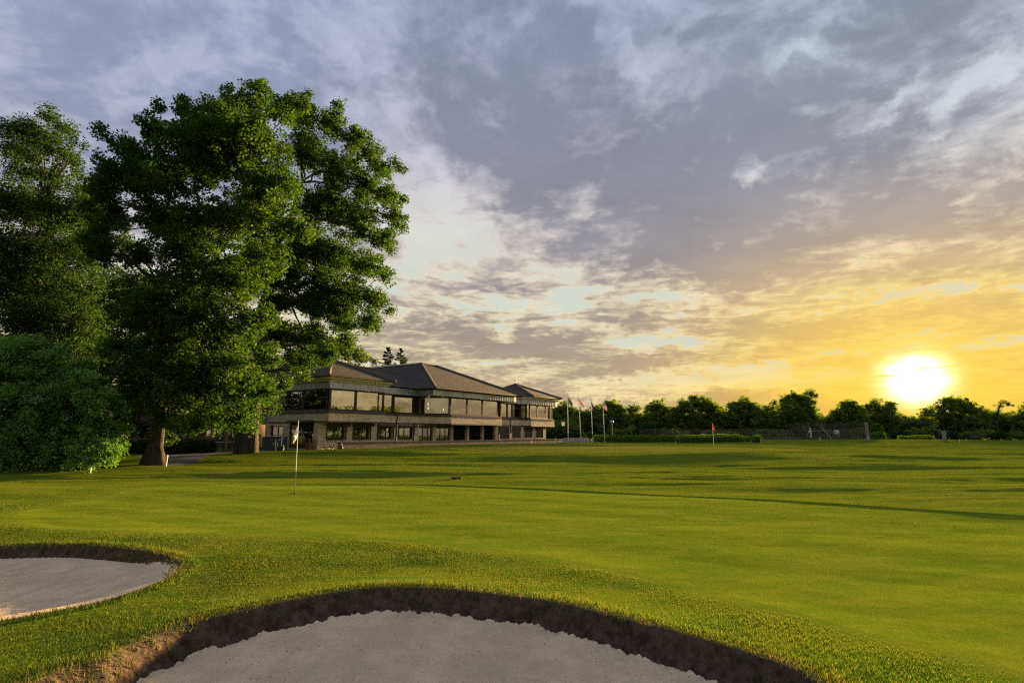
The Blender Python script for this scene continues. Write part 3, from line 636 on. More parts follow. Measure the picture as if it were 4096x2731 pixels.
# ceiling lights seen through the glass
for k, (px, py) in enumerate([(1345, 1573), (1351, 1578), (1374, 1572), (1382, 1581), (1432, 1569), (1437, 1573), (1432, 1585), (1455, 1587)]):
    p = at(px, py, 57); u_ = U(px, 3.2); mb = MB().lathe([(.05, 0), (.05, .02)], (u_, 3.2, 5.78)); mb.build('downlight', M_LAMP, CL)
MB().box(U(1460, 3), U(1475, 3), 3.0, 3.25, 5.6, 5.66).build('strip_light', M_LAMP, CL)
for px, z in ((1711, 5.1), (1711, 4.6), (1773, 4.5)):
    MB().box(U(px, 4)-.05, U(px, 4)+.05, 4, 4.06, z, z+.28).build('wall_light', M_LAMP, CL)
MB().lathe([(.05, 0), (.09, .1), (.04, .25)], (U(1549, 3.), 3., 2.0)).build('pendant_light', M_LAMP, CL)
# zinc fascia with standing seams
FA = [(-.02, -.02), (7.05, -.02), (7.05, 1.1), (12.7, 1.1), (12.7, -1.2), (29, -1.2), (29, 1.1), (34.1, 1.1), (35.2, .15), (42.4, .15), (42.4, 15.5), (2.2, 15.5), (2.2, 9.6), (-.02, 9.6)]
mb = MB().prism(FA, 5.83, 6.45)
for i in range(len(FA)):
    a, b_ = Vector((*FA[i], 0)), Vector((*FA[(i+1) % len(FA)], 0)); L_ = (b_-a).length
    if i in (9, 10, 11): continue
    for q in range(1, int(L_/.54)+1):
        p = a+(b_-a)*(q/(int(L_/.54)+1)); mb.bar(p+Vector((0, 0, 5.84)), p+Vector((0, 0, 6.44)), .03, .05, (b_-a).normalized())
mb.build('zinc_fascia', M_ZINC, CL)
mb = MB(); mb.prism(offs([(7.06, 1.1), (12.69, 1.1), (12.69, 3), (7.06, 3)], .0), 6.452, 6.50); mb.build('zinc_flashing', M_ZINC, CL)
# cream cornices with little brackets under them
for (a, b_, c, d) in ((-.02, 7.05, -.02, 9.6), (35.0, 42.4, .15, 10.2)):
    mb = MB(); mb.box(a-.22, b_+.2, c-.22, d, 6.455, 6.62); mb.box(a-.42, b_+.38, c-.42, d, 6.66, 6.84); x = a-.1
    while x < b_+.1: mb.box(x, x+.12, c-.34, c-.222, 6.57, 6.657); x += .53
    y = c
    while y < d: mb.box(a-.34, a-.222, y, y+.12, 6.57, 6.657); y += .53
    mb.box(a-.2, b_+.18, c-.2, d, 6.621, 6.659); mb.build('cornice', M_CREAM, CL)
# roofs
def hip(name, eave, z0, top, z1, fasc=.10, parent=CL):
    (a, b_, c, d), (e, f, g_, h_) = eave, top
    lo = [(a, c), (b_, c), (b_, d), (a, d)]; hi = [(e, g_), (f, g_), (f, h_), (e, h_)]
    mb = MB(); mb.box(a, b_, c, d, z0-fasc, z0); mb.build('eaves_board', M_TRIM, parent)
    mb = MB()
    for i in range(4):
        j = (i+1) % 4; q = [(*lo[i], z0+.012), (*lo[j], z0+.012), (*hi[j], z1), (*hi[i], z1)]
        if hi[i] == hi[j]: q = q[:3]
        mb.face(q)
    if e != f or g_ != h_: mb.face([(x, y, z1) for x, y in hi])
    r = mb.build(name, M_TILE, parent)
    for i in range(4): MB().tube([(lo[i][0], lo[i][1], z0+.03), (hi[i][0], hi[i][1], z1+.02)], .12, 6).build('hip_ridge', M_HIP, r)
    return r
hip('roof', (-.62, 7.65, -.62, 9.3), 6.95, (3.5, 3.5, 4.3, 4.3), 9.12)
rm = hip('roof', (12.2, 29.8, -2.0, 21), 6.62, (19.0, 21.5, 6.5, 16), 10.45)
mb = MB()
for a, b_ in (((19, 6.5), (21.5, 6.5)), ((19, 6.5), (19, 16)), ((21.5, 6.5), (21.5, 16)), ((19, 16), (21.5, 16))): mb.bar((*a, 10.5), (*b_, 10.5), .5, .16)
mb.build('zinc_ridge_cap', M_ZINC, rm)
mb = MB(); mb.face([(5.5, .9, 6.6), (14.2, .9, 6.6), (18, 9.5, 9.45), (2.5, 9.5, 9.45)]); mb.face([(2.5, 9.5, 9.45), (18, 9.5, 9.45), (18, 17, 6.6), (2.5, 17, 6.6)]); mb.face([(2.5, 9.5, 9.45), (2.5, 17, 6.6), (2.5, 9.5, 6.6)])
cr = mb.build('roof', M_TILE, CL); mb = MB()
for i in range(40): mb.tube([(2.5+i*.38, 9.5, 9.47), (2.5+i*.38+.36, 9.5, 9.49)], [.10, .13], 6)
mb.build('ridge_tiles', M_HIP, cr)
rr_ = hip('roof', (34.5, 42.95, -.5, 10.6), 6.95, (38.5, 38.5, 5.2, 5.2), 9.15)
mb = MB(); mb.box(38.2, 38.8, 4.9, 5.5, 8.98, 9.16); mb.lathe([(.22, 0), (.10, .12), (.04, .2), (.035, .42), (.10, .48), (.10, .58), (.02, .66)], (38.5, 5.2, 9.16)); mb.build('finial', M_PIPE, rr_)
hip('roof', (28.6, 36, 3, 15), 6.6, (30, 35, 8.9, 9.1), 8.6)
# drainpipes, gutter, corner camera, outside lamp
for px, v, z1 in ((1585, GV-.06, 3.60), (1657, GV-.06, 2.9), (1996, GV-.08, 2.7), (2042, GV-.08, 3.6)):
    u_ = U(px, v); pts = [(u_-.35, v+.02, z1+.15), (u_-.1, v-.1, z1+.02), (u_, v-.1, z1-.12), (u_, v, z1-.8), (u_, v, FLZ+.1)] if z1 > 3 else [(u_, v, z1), (u_, v, FLZ+.1)]
    MB().tube(pts, .05, 8).build('drainpipe', M_PIPE, CL)
MB().ball((-.08, -.1, 6.36), .10).build('dome_camera', M_WHITE, CL)
MB().box(43.2, 44.2, .3, .9, 5.98, 6.06).build('outside_lamp', M_PIPE, CL)
# outside stair on the far side of the entrance wing
mb = MB()
for k in range(9): mb.box(-.9, .1, 10.2+k*.28, 10.46+k*.28, FLZ+k*.38, FLZ+.05+k*.38)
for x in (-.9, .05): mb.bar((x, 10.2, FLZ+1.0), (x, 12.7, FLZ+4.4), .05); [mb.bar((x, 10.3+k*.28, FLZ+k*.38), (x, 10.3+k*.28, FLZ+1.05+k*.38), .025) for k in range(9)]
mb.box(-1, 2, 12.7, 15, 3.55, 3.62)
for k in range(14): mb.bar((-1, 12.7+k*.17, 3.6), (-1, 12.7+k*.17, 4.6), .025)
mb.bar((-1, 12.7, 4.6), (-1, 15, 4.6), .05); mb.build('metal_stair', M_PIPE, CL)
# chairs and a table behind the corner glass
M_SEAT = simple('red_upholstery', (.16, .035, .03), None, .8); M_SEATD = simple('dark_upholstery', (.03, .025, .03), None, .8)
def chair(u, v, rz, m, lab):
    c = empty('dining_chair', bw(u, v, 3.871), math.pi/2-BAZ+rz); tag(c, lab, 'chair', 'dining chairs behind the corner glass')
    MB().box(-.22, .22, -.22, .22, .44, .50).build('seat', m, c, bevel=.02)
    mb = MB(); mb.prism([(-.22, .20), (.22, .20), (.22, .25), (-.22, .25)], .52, .9); mb.prism([(-.16, .20), (.16, .20), (.16, .25), (-.16, .25)], .902, .98); mb.build('backrest', m, c)
    for x in (-.19, .19):
        for y in (-.19, .19): MB().bar((x, y, 0), (x, y, .44), .035).build('leg', M_PIPE, c)
chair(U(2053, 3.0), 3.0, .3, M_SEATD, 'dark backed dining chair nearest the post behind the corner glass')
chair(U(2066, 3.0), 3.0, -.5, M_SEAT, 'red backed dining chair behind the corner glass')
chair(U(2075, 4.4), 4.4, 2.5, M_SEATD, 'dark dining chair at the far side of the table behind the corner glass')
tb = empty('dining_table', bw(U(2071, 3.8), 3.8, 3.871)); tag(tb, 'small dark dining table between chairs behind the corner glass', 'table')
MB().lathe([(.45, .72), (.45, .75)], n=16).build('tabletop', M_PIPE, tb); MB().lathe([(.25, 0), (.04, .03), (.04, .72)]).build('pedestal', M_PIPE, tb)
# ------------------------------------------------------------------ low terrace wall
TW = empty('terrace_wall', bw(U(1362, .2), .2, 0), math.pi/2-BAZ); tag(TW, 'long low stone block terrace wall with a flat coping in front of the clubhouse', 'wall')
L_ = U(2252, .2)-U(1362, .2)
MB().box(0, L_, 0, .3, -.4, .83).build('stone_blocks', M_WALLST, TW); MB().box(-.06, L_+.05, -.05, .35, .832, .92).build('coping', M_COPE, TW, bevel=.01)
# ------------------------------------------------------------------ trees
def leaf_mat(name, c0, c1, c2, trans=.38, rough=.65, spec=.14):
    m, gg, out = mat(name); t_ = attr(gg, 'tone')
    c = gg.ramp(t_, [(0, c0), (.55, c1), (1, c2)])
    b1 = pbsdf(gg, c, rough, 0, None, spec); tr = gg.n('ShaderNodeBsdfTranslucent'); gg.put(tr.inputs[0], gg.v('MULTIPLY', c, (1.7, 1.75, .4)))
    mx = gg.n('ShaderNodeMixShader'); mx.inputs[0].default_value = trans; gg.t.links.new(b1, mx.inputs[1]); gg.t.links.new(tr.outputs[0], mx.inputs[2])
    gg.t.links.new(mx.outputs[0], out.inputs[0]); return m
M_OAK = leaf_mat('oak_leaves', (.016, .050, .012), (.032, .076, .013), (.076, .115, .014))
M_OAK2 = leaf_mat('broad_leaves', (.013, .038, .012), (.022, .055, .013), (.042, .075, .015))
M_LAUREL = leaf_mat('laurel_leaves', (.055, .135, .036), (.095, .21, .046), (.15, .26, .05), .3, .45, .35)
M_FAR = leaf_mat('far_leaves', (.065, .105, .032), (.10, .15, .036), (.14, .18, .038), .45)
M_CON = leaf_mat('conifer_needles', (.012, .03, .014), (.02, .042, .018), (.03, .055, .02), .2)
M_HEDGE = leaf_mat('hedge_leaves', (.06, .13, .014), (.10, .19, .018), (.16, .23, .022), .35)
def bark_mat():
    m, gg, out = mat('bark'); tc = gg.n('ShaderNodeTexCoord').outputs['Object']
    st = gg.n('ShaderNodeMapping'); gg.put(st.inputs[0], tc); st.inputs['Scale'].default_value = (9, 9, 1.3)
    n1 = gg.noise(st.outputs[0], 1.6, 6, .7); n2 = gg.noise(tc, .8, 4, .6)
    c = gg.mix(gg.rng(n1, .35, .68), (.028, .024, .020), (.10, .085, .066)); c = gg.mix(gg.rng(n2, .5, .7, 0, .5), c, (.06, .075, .035))
    gg.t.links.new(pbsdf(gg, c, .95, 0, bump(gg, n1, 1., .09), .15), out.inputs[0]); return m
M_BARK = bark_mat()
def leaves(name, C, n_per, spread, size, m_, parent, seed, aspect=.62, squash=.75):
    """C (k,4): clump centres with their radius; one mesh of small leaves"""
    rs = np.random.RandomState(seed); k = len(C); n = k*n_per; c = np.repeat(C, n_per, 0)
    off = rs.normal(0, 1, (n, 3)); off /= np.linalg.norm(off, axis=1)[:, None]; rad = rs.rand(n)**.42
    off *= (rad*c[:, 3]*spread)[:, None]; off[:, 2] *= squash; p = c[:, :3]+off
    a = rs.normal(0, 1, (n, 3)); a[:, 2] = a[:, 2]*.6-.15; a /= np.linalg.norm(a, axis=1)[:, None]
    nr = rs.normal(0, 1, (n, 3)); nr[:, 2] = np.abs(nr[:, 2])+.35; b_ = np.cross(a, nr); b_ /= np.linalg.norm(b_, axis=1)[:, None]+1e-9
    s = size*rs.uniform(.6, 1.35, n); u = a*(s*.5)[:, None]; w = b_*(s*.5*aspect)[:, None]
    V = np.stack([p-u, p-u*.1+w, p+u, p-u*.1-w], 1).reshape(-1, 3); F = np.arange(n*4).reshape(-1, 4)
    ct = np.repeat(rs.rand(k), n_per); tone = np.clip(.45*ct+.55*rs.rand(n)-.02, 0, 1)
    return link(name, npmesh(name, V, F, False, {'tone': np.repeat(tone, 4)}), parent, m_)
def limb_path(a, b_, rs, sag=.1, n=6):
    a, b_ = np.array(a, float), np.array(b_, float); L_ = np.linalg.norm(b_-a); t = np.linspace(0, 1, n)[:, None]
    P_ = a+(b_-a)*t; P_[:, 2] += (np.sin(t[:, 0]*math.pi)*L_*sag); P_[1:-1] += rs.normal(0, L_*.035, (n-2, 3)); return P_
DK = 3.4
def tree(name, lobes, base, tr, seed, m_, lab, group=None, cat='tree', leaf=.15, per=46, dens=1.0, fork=.35, clump=.55, layers=1, depthj=1.0, twig=True, hull=.55, sq=.8, flare=1.7, trunk_pts=None, spread=1.0):
    """lobes: (x, y, z, radius) in the world; base: foot of the trunk; tr: trunk radius"""
    rs = np.random.RandomState(seed); root = empty(name, base); tag(root, lab, cat, group); L_ = np.array(lobes, float)
    bs = np.array(base, float); C = []
    for (x, y, z, r) in L_:
        k = max(3, int(DK*dens*1.5*(r/clump)**2.05)); d = rs.normal(0, 1, (k, 3)); d /= np.linalg.norm(d, axis=1)[:, None]
        q = (rs.rand(k)**hull)*r*rs.uniform(.86, 1.10, k); c = np.array([x, y, z])+d*q[:, None]*np.array([1, 1, .92])
        C.append(np.concatenate([c, (clump*rs.uniform(.55, 1.25, k))[:, None]], 1))
    C = np.concatenate(C); C[:, :3] -= bs
    leaves('crown', C, per, spread, leaf, m_, root, seed+1, squash=sq)
    # trunk, limbs and twigs as one branching mesh
    if tr > 0:
        mb = MB(); top = max(L_[:, 2].max()-bs[2], 1)*.72; hf = top*fork
        tp = [(0, 0, -.3), (0, 0, 0), (0, 0, hf*.25), (rs.normal(0, tr*.3), rs.normal(0, tr*.3), hf*.6), (rs.normal(0, tr*.5), rs.normal(0, tr*.5), hf)] if trunk_pts is None else [tuple(np.array(p)-bs) for p in trunk_pts]
        rads = [tr*flare*1.15, tr*flare, tr*1.12, tr*.98, tr*.85]; n = 18; k0 = len(mb.V)
        mb.tube(tp, rads[:len(tp)] if len(tp) <= 5 else rads+[tr*.7]*(len(tp)-5), n)
        # buttress roots: ripple the foot
        for i in range(k0, k0+3*n):
            x, y, z = mb.V[i]; a = math.atan2(y, x); f = 1+(.22 if z < .1 else .10)*math.sin(a*5+seed)+(.1 if z < .1 else .04)*math.sin(a*9+1); mb.V[i] = (x*f, y*f, z)
        fk = np.array(tp[-1]); fr = tr*.8
        Lr = L_[:, :3]-bs; order = np.argsort(-L_[:, 3]); main = order[:max(4, len(order)//3)]
        nodes = [(fk, fr)]
        lead = np.array([Lr[:, 0].mean()*.5+fk[0]*.5, Lr[:, 1].mean()*.5+fk[1]*.5, top]); P_ = limb_path(fk, lead, rs, .0, 8); rr_ = np.linspace(fr, fr*.25, 8)
        mb.tube(P_, list(rr_), 10); nodes += [(p, r) for p, r in zip(P_[1:], rr_[1:])]
        tips = []
        for o_ in main:
            e = Lr[o_]; cand = [(np.linalg.norm(p-e)+max(0, p[2]-e[2])*1.2, i) for i, (p, r) in enumerate(nodes[:9])]; i = min(cand)[1]
            p0, r0 = nodes[i]; r_ = min(r0*.72, tr*.5); P_ = limb_path(p0, e, rs, .05, 7); rl = np.linspace(r_, r_*.22+.012, 7); mb.tube(P_, list(rl), 7); tips += [(p, r) for p, r in zip(P_[1:], rl[1:])]
        allp = nodes+tips
        for o_ in order:
            if o_ in main: continue
            e = Lr[o_]; i = min((np.linalg.norm(p-e), i) for i, (p, r) in enumerate(allp))[1]; p0, r0 = allp[i]; P_ = limb_path(p0, e, rs, .04, 5); rl = np.linspace(min(r0*.6, tr*.25), .02, 5); mb.tube(P_, list(rl), 6); tips += [(p, r) for p, r in zip(P_[1:], rl[1:])]
        if twig:
            A = np.array([p for p, r in nodes+tips]); sel = C if len(C) < 1500 else C[rs.choice(len(C), 1500, False)]
            for c in sel:
                i = np.argmin(((A-c[:3])**2).sum(1)); P_ = limb_path(A[i], c[:3], rs, .03, 3); mb.tube(P_, [.035, .022, .008], 4, False)
        mb.build('trunk', M_BARK, root, True)
    return root
def px_lobes(lst, depth, jit, rs, scale=1.7415, both=True):
    """crown outline read in the photograph's pixels, given real depth and thickness"""
    out = []
    for (x, y, r) in lst:
        rm = r*scale/F*depth
        for s in ((-1, 1) if (both and r > 24) else (0,)):
            d = depth+s*rs.uniform(.3, 1.)*jit; p = at(x*scale+rs.uniform(-1, 1)*r*.12, y*scale+rs.uniform(-1, 1)*r*.12, d); out.append((p.x, p.y, p.z, rm*d/depth*(1. if s <= 0 else .92)*(1.26 if depth > 110 else 1.)))
    return out
def ground_at(px, d):
    x = (px-CX)/2305*d; return Vector((x, d, hz(x, d)))
rs = np.random.RandomState(11)
N1 = [(592, 232, 46), (530, 252, 48), (500, 262, 45), (440, 262, 45), (425, 232, 18), (362, 296, 45), (365, 245, 22), (300, 345, 32), (285, 322, 20), (262, 335, 20), (238, 312, 20), (228, 290, 12), (655, 262, 42), (690, 240, 28), (600, 190, 22), (520, 205, 16), (300, 405, 62), (245, 420, 34), (400, 390, 82), (500, 370, 88),
      (600, 350, 82), (650, 430, 56), (670, 520, 46), (260, 490, 46), (370, 500, 62), (470, 520, 90), (580, 500, 88), (320, 590, 40), (240, 580, 38), (430, 640, 88), (545, 640, 84), (610, 600, 58), (300, 700, 66), (380, 760, 84), (500, 770, 88), (590, 740, 52), (610, 810, 40), (340, 860, 62),
      (440, 880, 70), (560, 880, 62), (605, 900, 34), (560, 960, 40), (470, 950, 44), (395, 950, 36), (620, 870, 22), (380, 1000, 24)]
b1 = ground_at(628, 28.6)
N1b = [(228, 440, 34), (238, 520, 40), (216, 480, 28), (250, 385, 38), (222, 560, 38), (400, 900, 50), (345, 930, 34), (300, 905, 36), (385, 970, 26), (440, 965, 40), (330, 850, 60), (420, 830, 70), (500, 980, 24), (280, 800, 44), (360, 700, 70), (420, 560, 70), (430, 330, 60), (350, 420, 60), (560, 300, 60), (480, 310, 60), (600, 430, 60), (520, 860, 60), (450, 720, 70)]
T1 = tree('oak_tree', px_lobes(N1, 30.3, 2.4, rs)+px_lobes(N1b, 27.6, .8, rs), b1, .29, 21, M_OAK, 'tall leafy oak nearest the green, its flared trunk beside the white stake', 'large oaks left of the clubhouse', leaf=.16, per=66, spread=.88, clump=.50, fork=.24, flare=1.75)
N2 = [(735, 640, 40), (722, 700, 38), (655, 765, 40), (700, 775, 36), (760, 700, 36), (680, 630, 40), (690, 262, 48), (705, 222, 20), (760, 285, 42), (775, 245, 18), (820, 320, 40), (850, 355, 32), (880, 392, 28), (905, 375, 18), (925, 385, 12), (700, 340, 62), (775, 385, 58), (845, 430, 48), (895, 455, 34), (925, 465, 14), (905, 500, 30), (925, 520, 14), (740, 470, 70), (820, 510, 58), (880, 545, 34), (895, 570, 18), (690, 560, 66), (770, 590, 62),
      (845, 610, 44), (880, 640, 24), (800, 670, 52), (860, 690, 34), (895, 712, 16), (720, 690, 50), (845, 735, 30), (865, 750, 16), (790, 745, 40), (720, 770, 36), (690, 820, 36), (745, 810, 34), (800, 790, 24), (650, 880, 26), (700, 850, 22), (600, 620, 70), (600, 760, 60), (560, 880, 50), (540, 960, 40), (600, 480, 60), (645, 690, 40), (620, 940, 22)]
b2 = ground_at(992, 40)
T2 = tree('oak_tree', px_lobes(N2, 42, 3.2, rs), b2, .60, 22, M_OAK, 'spreading oak with the thickest trunk, directly left of the clubhouse entrance', 'large oaks left of the clubhouse', leaf=.18, per=62, spread=.9, clump=.60, fork=.26, flare=1.12, dens=1.3)
N3 = [(60, 292, 34), (110, 272, 28), (122, 250, 16), (150, 300, 30), (20, 300, 28), (180, 318, 18), (195, 335, 12), (95, 330, 40), (150, 350, 26), (30, 350, 34), (-40, 320, 46), (60, 400, 46), (130, 410, 42), (178, 395, 18), (20, 460, 62), (110, 470, 66), (180, 480, 40), (60, 560, 80), (150, 570, 72), (205, 550, 36), (30, 650, 80), (130, 670, 80), (210, 660, 50), (60, 750, 80), (160, 770, 76), (-70, 450, 80), (-80, 620, 90), (195, 440, 40), (205, 500, 44), (160, 370, 34), (200, 600, 46), (60, 300, 40), (120, 320, 36), (60, 480, 60), (140, 500, 60), (60, 350, 40), (200, 470, 30), (90, 620, 90), (180, 720, 80), (60, 700, 90), (-20, 560, 80), (170, 830, 90), (60, 840, 90)]
b3 = ground_at(60, 41)
T3 = tree('tall_tree', px_lobes(N3, 40, 3.0, rs), (b3.x, b3.y, b3.z), .5, 23, M_OAK2, 'tall dark tree at the left edge with a sparse twiggy top', 'dark trees behind the laurel', leaf=.16, per=46, clump=.58, fork=.3)
N4 = [(240, 640, 50), (280, 560, 40), (300, 650, 50), (240, 740, 60), (330, 790, 56), (260, 840, 60), (300, 920, 46), (360, 900, 50), (220, 900, 50), (420, 860, 50), (330, 985, 30), (410, 960, 36), (500, 940, 40), (220, 520, 36), (330, 720, 60), (400, 800, 60), (240, 800, 60), (200, 700, 60), (460, 880, 60), (280, 980, 40)]
b4 = ground_at(470, 47)
T4 = tree('tall_tree', px_lobes(N4, 48, 2.5, rs), b4, .35, 24, M_OAK2, 'shaded tree filling the gap between the laurel and the near oak', 'dark trees behind the laurel', leaf=.18, per=48, clump=.7, fork=.3)
N5 = [(-60, 870, 90), (30, 815, 52), (70, 790, 26), (120, 830, 42), (100, 790, 16), (165, 860, 40), (200, 832, 16), (205, 880, 34), (60, 890, 70), (140, 920, 66), (225, 925, 40), (258, 930, 22), (290, 945, 10), (60, 980, 74), (150, 1000, 70), (230, 990, 48), (275, 985, 24), (50, 1050, 46), (130, 1050, 46), (205, 1040, 42), (255, 1040, 28), (-70, 1000, 90), (282, 1020, 14), (0, 1060, 50)]
b5 = ground_at(230, 26.3)
S1 = tree('laurel_shrub', px_lobes(N5, 26.4, 1.2, rs), b5, .14, 25, M_LAUREL, 'big rounded laurel shrub at the left edge of the lawn', None, 'shrub', leaf=.125, per=105, clump=.34, fork=.1, flare=1.1, sq=.9, dens=1.05)
# behind the clubhouse
def blob_tree(name, lobes_px, depth, seed, lab, group, m_, scale=1., tr=.25, leaf=.34, per=30, clump=.9, jit=2.5, cat='tree', basepx=None, zb=None, dens=1., twig=False):
    rs_ = np.random.RandomState(seed); L_ = px_lobes(lobes_px, depth, jit, rs_, scale); bx = basepx if basepx is not None else np.mean([l[0] for l in lobes_px])*scale
    b_ = ground_at(bx, depth)
    return tree(name, L_, b_, tr, seed, m_, lab, group, cat, leaf=leaf, per=per, clump=clump, twig=twig, fork=.3, dens=dens, flare=1.3)
blob_tree('rounded_tree', [(1300, 1400, 60), (1380, 1400, 60), (1430, 1430, 45), (1340, 1370, 40), (1240, 1430, 60), (1180, 1460, 60), (1300, 1480, 70), (1400, 1500, 60), (1090, 1480, 50)], 92, 31, 'rounded tree rising behind the left roof of the clubhouse', 'trees behind the clubhouse', M_FAR, leaf=.30, per=34, clump=.8)
blob_tree('rounded_tree', [(980, 1440, 70), (1060, 1500, 60), (900, 1500, 80), (1000, 1600, 90)], 88, 32, 'tree behind the clubhouse half hidden by the spreading oak', 'trees behind the clubhouse', M_FAR, leaf=.32, per=30)
def conifer(px, top, depth, r, seed, lab):
    rs_ = np.random.RandomState(seed); g0 = ground_at(px, depth); zt = at(px, top, depth).z; H = zt-g0.z; root = empty('conifer', g0); tag(root, lab, 'tree', 'trees behind the clubhouse')
    C = []
    for i in range(34):
        f = i/34; z = H*(.25+.75*f); rr_ = r*(1-f)**.8*(1+.25*rs_.rand())
        for a in rs_.uniform(0, 6.28, max(3, int(9*(1-f)))):
            for q in (.3, .6, .85, 1.): C.append((rr_*q*math.cos(a), rr_*q*math.sin(a), z-rr_*.12*q+.25*q*q, .17+.24*(1-f)))
    leaves('crown', np.array(C), 40, 1., .22, M_CON, root, seed, aspect=.3, squash=.8)
    MB().tube([(0, 0, -.2), (0, 0, H*.5), (0, 0, H)], [.22, .14, .02], 8).build('trunk', M_BARK, root)
conifer(1540, 1388, 95, 3.6, 33, 'dark spiky conifer behind the roof, left of a pair'); conifer(1592, 1392, 97, 3.0, 34, 'narrower spiky conifer behind the roof, right of a pair')
blob_tree('rounded_tree', [(1500, 1450, 22), (1470, 1440, 20), (1620, 1440, 16), (1560, 1450, 22)], 99, 35, 'low treetop below the two conifers', 'trees behind the clubhouse', M_CON, leaf=.2, clump=.5)
DK = 3.0
# the far tree line
FT = [(126, 'rounded_tree', [(2225, 1660, 34), (2258, 1640, 34), (2240, 1700, 50), (2200, 1700, 50), (2290, 1690, 34), (2255, 1622, 16)], 'rounded tree just right of the clubhouse, behind the first flagpole'),
      (132, 'rounded_tree', [(2310, 1655, 26), (2335, 1670, 26), (2300, 1700, 40), (2350, 1700, 30)], 'lighter green tree between the first two flagpoles'),
      (134, 'rounded_tree', [(2372, 1668, 30), (2400, 1640, 26), (2385, 1700, 44), (2360, 1650, 16)], 'tree behind the third flagpole with gaps at its foot'),
      (130, 'rounded_tree', [(2425, 1628, 22), (2450, 1622, 26), (2475, 1650, 30), (2440, 1670, 40), (2490, 1690, 36), (2430, 1710, 40)], 'domed tree behind the striped flag'),
      (136, 'rounded_tree', [(2530, 1650, 26), (2545, 1632, 16), (2515, 1690, 34), (2560, 1690, 34), (2495, 1640, 14)], 'small tree with an open top right of the striped flag'),
      (131, 'rounded_tree', [(2610, 1640, 30), (2640, 1625, 24), (2665, 1650, 28), (2600, 1690, 40), (2650, 1690, 40)], 'dark tree behind the middle of the long hedge'),
      (128, 'broad_tree', [(2740, 1630, 34), (2780, 1612, 28), (2820, 1618, 30), (2850, 1640, 30), (2720, 1680, 46), (2790, 1680, 54), (2850, 1690, 40), (2700, 1650, 20)], 'broad dark tree left of the red golf flag'),
      (131, 'rounded_tree', [(2885, 1645, 22), (2900, 1680, 34), (2870, 1700, 36)], 'low treetop just right of the red golf flag'),
      (127, 'broad_tree', [(2935, 1635, 30), (2975, 1618, 28), (3010, 1635, 30), (2930, 1690, 44), (2990, 1685, 54), (3040, 1680, 34), (3035, 1650, 16)], 'broad rounded tree right of the red golf flag'),
      (133, 'rounded_tree', [(3070, 1635, 18), (3095, 1620, 16), (3060, 1660, 24), (3100, 1660, 30), (3080, 1710, 44)], 'thin branchy tree left of the tallest far tree'),
      (126, 'tall_tree', [(3150, 1600, 24), (3170, 1578, 14), (3185, 1600, 26), (3215, 1590, 16), (3232, 1574, 14), (3250, 1572, 14), (3264, 1578, 9), (3225, 1610, 26), (3160, 1640, 44), (3215, 1650, 44), (3250, 1680, 34), (3140, 1690, 50), (3200, 1710, 50), (3260, 1710, 26), (3236, 1632, 18)], 'tallest far tree with a ragged spur leaning right at its top'),
      (129, 'rounded_tree', [(3320, 1680, 24), (3350, 1660, 26), (3385, 1630, 26), (3410, 1618, 20), (3420, 1650, 34), (3370, 1700, 40), (3430, 1700, 40), (3308, 1700, 16)], 'golden lit tree behind the practice net, left of the sun'),
      (131, 'rounded_tree', [(3470, 1628, 24), (3500, 1616, 22), (3515, 1650, 30), (3480, 1680, 36), (3560, 1632, 26), (3550, 1670, 34), (3590, 1680, 20), (3540, 1710, 40), (3455, 1640, 14)], 'twin topped tree left of the sun, with gaps of light'),
      (137, 'rounded_tree', [(3640, 1700, 26), (3670, 1690, 20), (3610, 1710, 26), (3700, 1660, 22), (3725, 1640, 20), (3690, 1700, 30)], 'low tree directly below the sun'),
      (129, 'broad_tree', [(3765, 1625, 24), (3800, 1612, 26), (3845, 1618, 28), (3885, 1635, 28), (3910, 1660, 30), (3780, 1670, 46), (3850, 1680, 56), (3920, 1700, 36), (3800, 1720, 40)], 'broad rounded tree right of the sun'),
      (131, 'rounded_tree', [(3940, 1650, 18), (3955, 1680, 28), (3990, 1660, 12), (4000, 1690, 34), (4030, 1710, 30)], 'dark tree beneath the drooping conifer'),
      (128, 'rounded_tree', [(4070, 1680, 26), (4096, 1660, 20), (4130, 1650, 40), (4080, 1715, 34), (4150, 1710, 50)], 'tree at the right edge'),
      (150, 'rounded_tree', [(4230, 1650, 60), (4320, 1670, 60), (4270, 1710, 60)], 'tree beyond the right edge'),
      ]
for k, (dep, nm, lb, lab) in enumerate(FT):
    if lb[0][0] > 4200: continue
    blob_tree(nm, lb, dep*1.72, 50+k, lab, 'trees along the far boundary', M_FAR, tr=.32, leaf=.50, per=38, clump=1.0, jit=3.6, dens=1.0)
A_ = rs.uniform(0, 1, 5200); hx = (2150+A_*2150); dd_ = rs.uniform(240, 262, 5200); wx = (hx-CX)/2305*dd_; tops = 8.4+5.*(fbm(hx/60, hx*0, 3)+.5)
WC = np.stack([wx, dd_, -1.4+tops*rs.rand(5200)**.8, rs.uniform(.9, 1.7, 5200)], 1); wd = leaves('woodland', WC, 26, 1., .85, M_FAR, None, 400); tag(wd, 'distant woodland filling the gaps behind the boundary trees', 'woodland', None, 'stuff')
